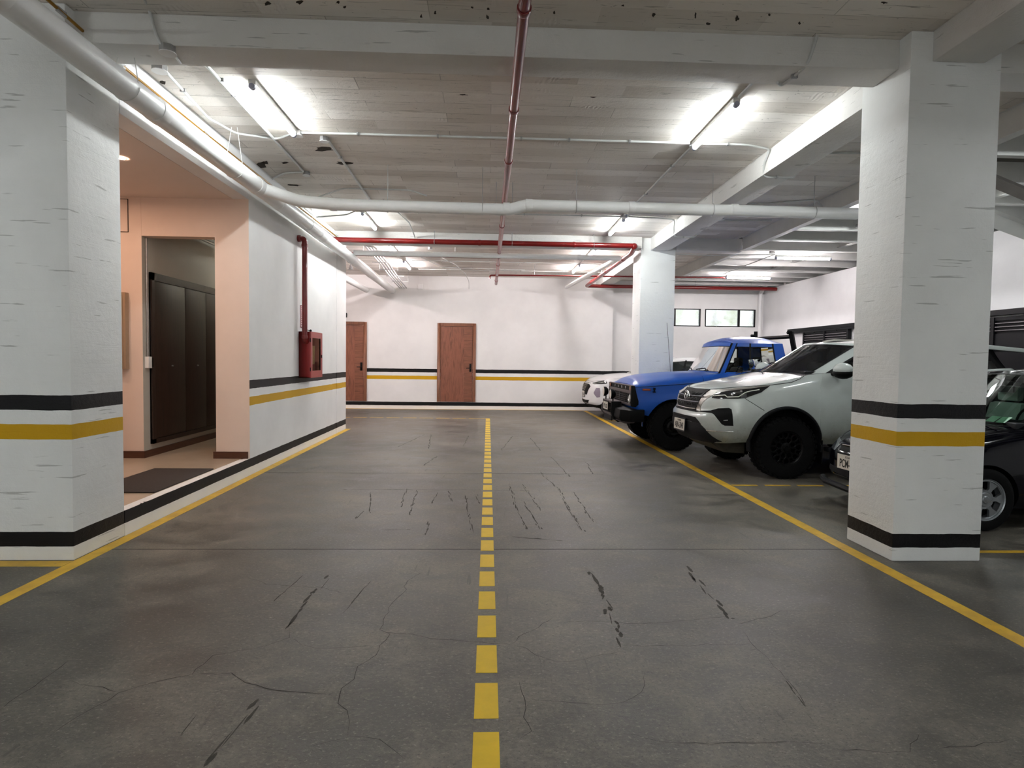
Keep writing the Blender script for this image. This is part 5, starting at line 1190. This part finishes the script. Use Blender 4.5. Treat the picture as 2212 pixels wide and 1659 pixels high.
# front: bezel, slot with letters, lamps
x_ = -.03; bz = MB()
for b in ((-.93, .985, .93, 1.04), (-.93, 1.115, .93, 1.135), (-.93, .77, .93, .81), (-.93, .77, -.90, 1.13), (.90, .77, .93, 1.13), (-.83, 1.04, -.82, 1.12), (.82, 1.04, .83, 1.12)): bz.box((x_, b[0], b[1]), (.01, b[2], b[3]))
bz = c.put(bz, 'grille_surround', BZ, .004)
c.put(MB().box((-.012, -.91, .80), (.02, .91, 1.12)), 'grille', BLACK, parent=bz)
m = MB()
for k in range(4): m.box((-.022, -.68, .835+k*.036), (-.012, .68, .842+k*.036))
for k in range(3): m.box((-.026, -.02+(k-1)*.46, .81), (-.012, .0+(k-1)*.46, .985))
c.put(m, 'grille_bar', mat('dark_grille_bar', rgb('2a2a2d'), .4, .2), parent=bz)
for s_, y_ in zip('FORD', (.45, .16, -.14, -.44)): text_on('raised_letter', s_, .06, (-.014, y_, 1.078), (0, -1, 0), (0, 0, 1), CHROME, bz, .004, 1.3, .002)
for sg in (-1, 1):
    c.put(MB().box((-.035, sg*.865-.045, 1.045), (.0, sg*.865+.045, 1.115)), 'turn_signal', AMBER, .006)
    hl = c.put(MB().lathe([(.082, -.012), (.092, -.03), (.10, -.012)], (0, sg*.79, .895), 0, 28), 'headlamp_ring', CHROME)
    c.put(MB().sphere((-.012, sg*.79, .895), .082, 20, (.3, 1, 1)), 'headlamp', mat('clear_headlamp_lens', rgb('b9bcb8'), .1, coat=1), parent=hl)
    m = MB().prism([(-.035, 1.13), (.03, 1.13), (.06, 1.0), (.10, .86), (.10, .80), (.05, .755), (-.035, .77)], 1, sg*.90, sg*.965); c.put(m, 'bezel_wing', BLACK, .012)
    c.line('side_marker', 'S', [(.17, 1.062), (.31, 1.062)], .017, AMBER, False, sg < 0, .004) if sg < 0 else None
    m = MB().box((.36, sg*.955-.03, 1.06), (.385, sg*.955+.03, 1.10)).box((.35, sg*.955-.015, 1.015), (.395, sg*.955+.015, 1.035)).tube([(.372, sg*.965, 1.02), (.372, sg*.975, 1.10)], .012, 6); c.put(m, 'hood_latch', BLACK)
c.line('hood_seam', 'S', [(.03, 1.10), (.5, 1.135), (1.2, 1.19), (1.45, 1.215)], .005, BLACK, False, True, .001)
c.line('hood_rear_seam', 'S', [(1.24, 1.19), (1.25, 1.30)], .004, BLACK, False, True, .001)
dr = c.patch('door', 'S', [(1.70, 1.35), (1.62, 1.24), (1.58, 1.0), (1.60, .68), (1.66, .62), (2.60, .62), (2.64, .7), (2.64, 1.35)], BLUE, .004, px=False)
c.line('door_handle', 'S', [(2.42, 1.14), (2.56, 1.14)], .012, CHROME, False, True, .02, dr)
# bumper with winch tray, spotlamps and plate
bp = MB(); pr = [(-.20, .71), (-.05, .73), (.04, .73), (.06, .50), (-.17, .50), (-.22, .56)]; bp.prism(pr, 1, -.86, .86); bp = c.put(bp, 'front_bumper', BLACK, .02)
for sg in (-1, 1): c.put(MB().add([(-.20, sg*.86, .71), (-.05, sg*.86, .73), (-.17, sg*.86, .50), (-.06, sg*.985, .70), (.20, sg*1.0, .71), (.20, sg*.985, .50), (-.04, sg*.975, .50), (.2, sg*.86, .73), (.2, sg*.86, .5)], [(0,3,6,2), (0,1,7,4,3), (3,4,5,6), (2,6,5,8), (4,7,8,5), (0,2,8,7,1)]), 'bumper_corner', BLACK, .01, parent=bp)
c.put(MB().prism([(-.21, .50), (.1, .50), (.06, .46), (-.10, .455)], 1, -.80, .80), 'bumper_valance', BZ, parent=bp)
for (a_, b_) in ((-.42, -.36), (.36, .42)): c.put(MB().prism([(-.26, .82), (-.08, .82), (-.06, .46), (-.14, .44), (-.22, .50), (-.27, .62)], 1, a_, b_), 'winch_side_plate', BLACK, .006, parent=bp)
m = MB().box((-.23, -.36, .62), (-.06, .36, .64)).box((-.25, -.36, .46), (-.23, .36, .60)); c.put(m, 'winch_tray', BLACK, parent=bp)
c.put(MB().add([(-.275, -.36, .60), (-.275, .36, .60), (-.21, .36, .48), (-.21, -.36, .48), (-.24, -.36, .60), (-.24, .36, .60), (-.18, .36, .48), (-.18, -.36, .48)], [(0,1,2,3), (4,5,6,7), (0,1,5,4), (2,3,7,6), (0,3,7,4), (1,2,6,5)]), 'fairlead_plate', BZ, parent=bp)
c.put(MB().tube([(-.15, -.3, .71), (-.15, .3, .71)], .062, 16), 'winch_drum', BLACK, parent=bp)
c.put(MB().box((-.255, -.36, .78), (-.08, .36, .82)), 'winch_cover', BZ, .006, parent=bp)
plate(c, (-.275, .07, .715), (-1, -.05, .0), .34, .14, 'PTO-528', '', parent=bp)
for (px_, py_) in ((1307, 845), (1322, 851)):
    q = c.at(px_, py_, 0, -.24); m = MB().lathe([(.0005, -.03), (.085, -.03), (.092, -.02), (.088, .02), (.05, .06), (.0005, .065)], (q.x, q.y, q.z), 0, 24); so = c.put(m, 'spotlamp', BLACK)
    c.put(MB().lathe([(.0005, -.036), (.08, -.034), (.084, -.028)], (q.x, q.y, q.z), 0, 24), 'lamp_cover', mat('ivory_lamp_cover', rgb('d8cdc2'), .45), parent=so)
    c.put(MB().tube([(q.x+.02, q.y, q.z-.06), (q.x+.02, q.y, .81)], .012, 6), 'lamp_stalk', BLACK, parent=so)
# mirrors, wiper, seats, wheel, rack
for sg in (-1, 1):
    m = MB().add([(2.02, sg*1.0, 1.44), (2.10, sg*1.0, 1.44), (2.10, sg*1.20, 1.45), (2.02, sg*1.20, 1.45), (1.99, sg*.98, 1.61), (2.12, sg*.98, 1.61), (2.12, sg*1.24, 1.62), (1.99, sg*1.24, 1.62)], [(0,3,2,1),(4,5,6,7),(0,1,5,4),(1,2,6,5),(2,3,7,6),(3,0,4,7)])
    mo = c.put(m, 'wing_mirror', CHROME, .02); c.put(MB().tube([(1.98, sg*.87, 1.40), (2.04, sg*1.02, 1.41), (2.05, sg*1.06, 1.47)], .012, 6), 'mirror_arm', CHROME, parent=mo)
c.put(MB().tube([(1.38, -.15, 1.42), (1.44, -.45, 1.445), (1.40, -.62, 1.40)], .010, 6), 'wiper', BLACK); c.put(MB().tube([(1.34, .55, 1.41), (1.40, .2, 1.44), (1.38, .08, 1.40)], .010, 6), 'wiper', BLACK)
for y_ in (-.42, .40): seat(c, 2.22, y_, 1.05, SEATM, .42)
c.put(MB().box((1.60, -.78, 1.34), (1.85, .78, 1.41)), 'dashboard', DGREY, .03)
c.put(MB().tube([(1.98+.08*math.sin(a*PI/12), -.42+.19*math.cos(a*PI/12), 1.43+.16*math.sin(a*PI/12)) for a in range(24)], .012, 8, closed=True), 'steering_wheel', BLACK)
c.put(MB().box((1.84, -.1, 1.80), (1.86, .1, 1.86)), 'rear_view_mirror', DGREY, .006); 
c.put(MB().add([(1.565, -.46, 1.45), (1.575, -.56, 1.45), (1.61, -.56, 1.51), (1.60, -.46, 1.51)], [(0, 1, 2, 3)]), 'windscreen_sticker', mat('pale_green_sticker', rgb('a6cdb4'), .5))
rk = MB()
for sg in (-1, 1): rk.tube([(3.02, sg*.74, 1.40), (2.87, sg*.74, 2.12)], .05, 4); rk.tube([(2.80, sg*.74, 2.10), (2.9, sg*.74, 2.10)], .03, 4)
rk.tube([(2.89, -.74, 2.03), (2.89, .74, 2.04)], .035, 4); rk.tube([(2.90, .74, 2.08), (2.90, .74, 2.19)], .04, 4)
c.put(rk, 'cargo_rack', BLACK)
c.put(MB().tube([(1.22, .88, 1.25), (1.12, .90, 2.35)], .004, 5), 'aerial', BLACK)

# ================================================================ white SUV in the back
WHITE = mat('clean_white_car_paint', rgb('dcdcdc'), .3, coat=.8, vary=.02)
root = thing('suv', (2.70, 16.85, 0), 'clean white SUV in the farthest bay, mostly hidden behind the blue pickup', 'car', None, 0)
bpy.context.view_layer.update(); c = Car(root)
me, c.bvh = car_body(
    [(0, 0), (.01, .3), (.06, .58), (.16, .78), (.34, .89), (.6, .93), (1, .94), (3.6, .94), (4.3, .90), (4.6, .75), (4.75, .4), (4.77, 0)],
    [(0, .30), (.3, .28), (1.4, .30), (3.6, .30), (4.77, .4)],
    [(0, .98), (.08, 1.0), (.3, 1.04), (.7, 1.10), (1.1, 1.14), (1.5, 1.18), (3.0, 1.22), (4.2, 1.28), (4.6, 1.25), (4.77, 1.1)],
    [(0, 0), (.1, .05), (.4, .09), (1.2, .08), (1.6, .0), (4.77, 0)],
    [(0, .14), (.12, .03), (.25, 0), (.6, .0), (.85, .03), (.95, .07), (1, .12)],
    [(0, .06), (.15, .01), (.5, 0), (.85, .03), (1, .09)], [(0, .1), (.3, 0), (.8, .03), (1, .1)], .5, 4.77, [(.93, .37, .42, .32), (3.7, .37, .42, .32)], (1.35, 4.5))
me.materials[0] = WHITE; me.materials[1] = BLACK; link('body', me, root)
cols = [((1.10, 0, 1.15), (2.0, 0, 1.62), 'windshield'), ((1.15, -.38, 1.15), (2.03, -.33, 1.615), 'windshield'), ((1.36, -.72, 1.15), (2.15, -.58, 1.59), 'b'), ((1.50, -.82, 1.16), (2.28, -.65, 1.57), 'k'), ((1.55, -.83, 1.16), (2.32, -.655, 1.57), 'side_window'),
        ((2.5, -.87, 1.18), (2.65, -.68, 1.60), 'k'), ((2.56, -.87, 1.18), (2.70, -.68, 1.60), 'side_window'), ((3.5, -.86, 1.20), (3.5, -.67, 1.59), 'k'), ((3.56, -.86, 1.2), (3.55, -.67, 1.59), 'side_window'), ((4.2, -.80, 1.25), (4.0, -.62, 1.57), 'b'), ((4.5, -.62, 1.22), (4.25, -.5, 1.57), 'rear_window'), ((4.6, 0, 1.22), (4.35, 0, 1.6), 'rear_window')]
greenhouse(root, cols, [(1.98, 0), (2.3, .06), (3.0, .10), (3.9, .07), (4.35, 0)], WHITE, {'*': DARKG, 'windshield': CLEARG})
wheels(c, (.93, 3.7), .36, .23, 1.62, .24, 'honey', .357)
H = lambda L: [(1240+x/13.82, 790+y/13.82) for x, y in L]
gr = c.patch('grille', 'F', half_poly(c, H([(330,535),(460,545),(495,610),(430,720),(385,860),(330,850)])), BLACK, .006, px=False)
for r_ in range(6):
    for k in range(5):
        y_ = -.04-.075*k-(r_ % 2)*.037; z_ = .925-r_*.04
        if abs(y_) < .36-.035*r_: c.line('grille_fin', 'F', [(y_-.022, z_-.012), (y_, z_+.008), (y_+.02, z_-.012)], .006, GRG, False, True, .008, gr)
c.patch('day_running_lamp', 'P', H([(535,515),(700,480),(880,455),(960,450),(985,535),(880,545),(600,550)]), LENS, .006, sp=1.5)
c.line('light_strip', 'P', H([(600,535),(800,510),(960,480)]), .006, LED, off=.01, sp=1)
hl = c.patch('headlamp', 'P', H([(660,665),(770,665),(785,780),(775,940),(680,950),(610,860),(590,810)]), mat('violet_grey_lens', rgb('8a7f8e'), .12, coat=1), .006, sp=1.5)
c.patch('lower_intake', 'F', half_poly(c, H([(340,1010),(450,1025),(430,1110),(340,1090)])), BLACK, .005, px=False)
c.patch('lower_lip', 'P', H([(235,1085),(420,1150),(640,1182),(760,1170),(860,1120),(980,1120),(980,1330),(640,1250),(430,1205),(260,1130)]), BLACK, .006, sp=1.5)
c.patch('lower_lip', 'F', [(0, .37), (-.5, .36), (-.62, .35), (-.62, .30), (0, .30)], BLACK, .004, px=False)
pp = c.drape('F', (0, .64))[0]; plate(c, (pp.x-.012, 0, .64), (-1, 0, 0), .40, .15, 'PDL-4', '')
c.line('hood_seam', 'P', H([(300,480),(440,500),(620,460),(960,430)]), .004, BLACK, off=.001, sp=1.5)
for sg in (-1, 1):
    m = MB(); m.sphere((1.72, sg*1.03, 1.25), .11, 14, (.8, 1.1, .75)); mo = c.put(m, 'wing_mirror', WHITE); c.put(MB().tube([(1.66, sg*.84, 1.18), (1.70, sg*.98, 1.2)], .03, 8), 'mirror_arm', BLACK, parent=mo)
c.put(MB().box((1.4, -.75, 1.10), (1.8, .75, 1.22)), 'dashboard', DGREY, .03)
for y_ in (-.38, .38): seat(c, 2.15, y_, .75, SEATM)

# ================================================================ black saloon behind the near column
BLK = mat('glossy_black_car_paint', rgb('04040a'), .1, spec=.35)
root = thing('saloon_car', (3.85, 6.14, 0), 'glossy black saloon with silver wheel covers, half hidden by the near column', 'car', None, .07)
bpy.context.view_layer.update(); c = Car(root)
me, c.bvh = car_body(
    [(0, 0), (.015, .25), (.08, .5), (.19, .66), (.38, .76), (.7, .795), (1.1, .80), (3.2, .80), (3.8, .76), (4.08, .62), (4.17, .3), (4.18, 0)],
    [(0, .28), (.3, .22), (1.3, .20), (3, .20), (4.18, .32)],
    [(0, .68), (.08, .72), (.25, .765), (.5, .81), (.8, .86), (1.1, .91), (1.4, .945), (3.0, .97), (3.6, .98), (4.0, .95), (4.18, .85)],
    [(0, 0), (.08, .03), (.3, .07), (.9, .09), (1.2, .07), (1.5, 0), (3.2, 0), (3.5, .04), (4.18, 0)],
    [(0, .10), (.1, .03), (.25, 0), (.55, .0), (.75, .03), (.9, .09), (1, .15)],
    [(0, .05), (.15, .01), (.5, 0), (.8, .025), (.93, .06), (1, .11)], [(0, .1), (.3, 0), (.8, .03), (1, .1)], .5, 4.18, [(.77, .29, .335, .28), (3.21, .29, .33, .28)], (1.25, 3.35), half=.80)
me.materials[0] = BLK; me.materials[1] = BLACK; link('body', me, root)
cols = [((.98, 0, .93), (1.80, 0, 1.50), 'windshield'), ((1.02, -.33, .93), (1.83, -.28, 1.495), 'windshield'), ((1.20, -.60, .93), (1.94, -.50, 1.465), 'k'), ((1.23, -.625, .93), (1.96, -.52, 1.46), 'b'), ((1.34, -.69, .93), (2.05, -.56, 1.44), 'k'), ((1.38, -.70, .93), (2.08, -.565, 1.44), 'side_window'),
        ((2.15, -.73, .95), (2.28, -.58, 1.475), 'k'), ((2.21, -.73, .95), (2.33, -.58, 1.475), 'side_window'), ((2.95, -.72, .96), (2.85, -.57, 1.455), 'k'), ((3.0, -.71, .96), (2.9, -.56, 1.45), 'b'), ((3.25, -.60, .97), (3.0, -.48, 1.455), 'rear_window'), ((3.38, 0, .97), (3.08, 0, 1.48), 'rear_window')]
GRN = thin_glass('pale_green_windscreen', (.74, .92, .82, 1))
greenhouse(root, cols, [(1.76, 0), (1.9, .02), (2.2, .06), (2.6, .065), (2.95, .03), (3.08, 0)], BLK, {'*': thin_glass('light_smoked_glass', (.6, .72, .68, 1)), 'windshield': GRN})
wheels(c, (.77, 3.21), .298, .185, 1.42, .198, 'cover', .296)
text_on('cover_badge', 'CBX', .03, (.77, -.815, .286), (1, 0, 0), (0, 0, 1), CHROME, root, .001, 1.4)
pp = c.drape('F', (0, .52))[0]; plate(c, (pp.x-.03, .03, .505), (-1, 0, 0), .39, .155, 'PCM-0419', 'ECUADOR')
for sg in (-1, 1):
    pts = [(-.46*1, .60), (-.62, .64), (-.66, .70), (-.40, .68)]
c.patch('headlamp', 'F', [(-.42, .585), (-.60, .60), (-.655, .66), (-.63, .715), (-.40, .675)], mat('grey_headlamp_lens', rgb('4a4f55'), .1, coat=1), .006, px=False)
c.patch('turn_signal', 'F', [(-.645, .60), (-.70, .64), (-.70, .70), (-.67, .71)], AMBER, .006, px=False)
c.patch('grille', 'F', [(0, .60), (-.34, .60), (-.36, .645), (0, .645)], BLACK, .005, px=False)
c.line('grille_bar', 'F', [(-.36, .655), (0, .66)], .008, CHROME, False, True, .008)
c.patch('lower_intake', 'F', [(0, .42), (-.5, .42), (-.55, .36), (0, .34)], DGREY, .004, px=False)
c.put(MB().tube([(.10, -.66, .24), (.0, -.45, .235), (-.04, 0, .23), (.0, .45, .235), (.10, .66, .24)], .035, 8), 'front_lip', DGREY)
c.line('hood_seam', 'T', [(.12, -.5), (.3, -.58), (.7, -.63), (1.1, -.66)], .003, mat('seam_grey', rgb('2a2a2e'), .5), False, True, .001)
c.patch('front_door', 'S', [(1.24, .93), (1.20, .6), (1.25, .32), (1.32, .28), (2.12, .28), (2.18, .4), (2.18, .94)], BLK, .004, px=False)
c.line('body_moulding', 'S', [(1.3, .56), (2.1, .56)], .012, BLACK, False, True, .004)
for sg in (-1, 1):
    m = MB(); m.sphere((1.50, sg*.86, 1.0), .09, 14, (.8, 1.1, .75)); mo = c.put(m, 'wing_mirror', BLK); c.put(MB().tube([(1.46, sg*.72, .96), (1.48, sg*.82, .97)], .025, 8), 'mirror_arm', BLACK, parent=mo)
c.put(MB().box((1.22, -.62, .90), (1.6, .62, 1.0)), 'dashboard', DGREY, .03)
for y_ in (-.34, .34): seat(c, 1.95, y_, .62, mat('grey_seat_fabric', rgb('8d9691'), .85, vary=.1), .52)
c.put(MB().tube([(1.70+.05*math.sin(a*PI/12), -.34+.17*math.cos(a*PI/12), 1.0+.15*math.sin(a*PI/12)) for a in range(24)], .012, 8, closed=True), 'steering_wheel', BLACK)
c.put(MB().box((1.70, -.11, 1.27), (1.73, .11, 1.34)).box((1.71, -.015, 1.34), (1.80, .015, 1.39)), 'rear_view_mirror', DGREY, .008)
m = MB()
for y_ in (-.50, -.40): m.add([(1.22-.18*(.5+y_)-.0, y_, .99), (1.19-.18*(.5+y_), y_+.075, .99), (1.275-.18*(.5+y_), y_+.075, 1.045), (1.305-.18*(.5+y_), y_, 1.045)], [(0, 1, 2, 3)])
c.put(m, 'windscreen_sticker', mat('pale_green_sticker', rgb('a6cdb4'), .5))
c.put(MB().tube([(.98, -.30, .985), (1.10, -.55, .985), (1.06, .1, .995)], .006, 6), 'wiper', BLACK)
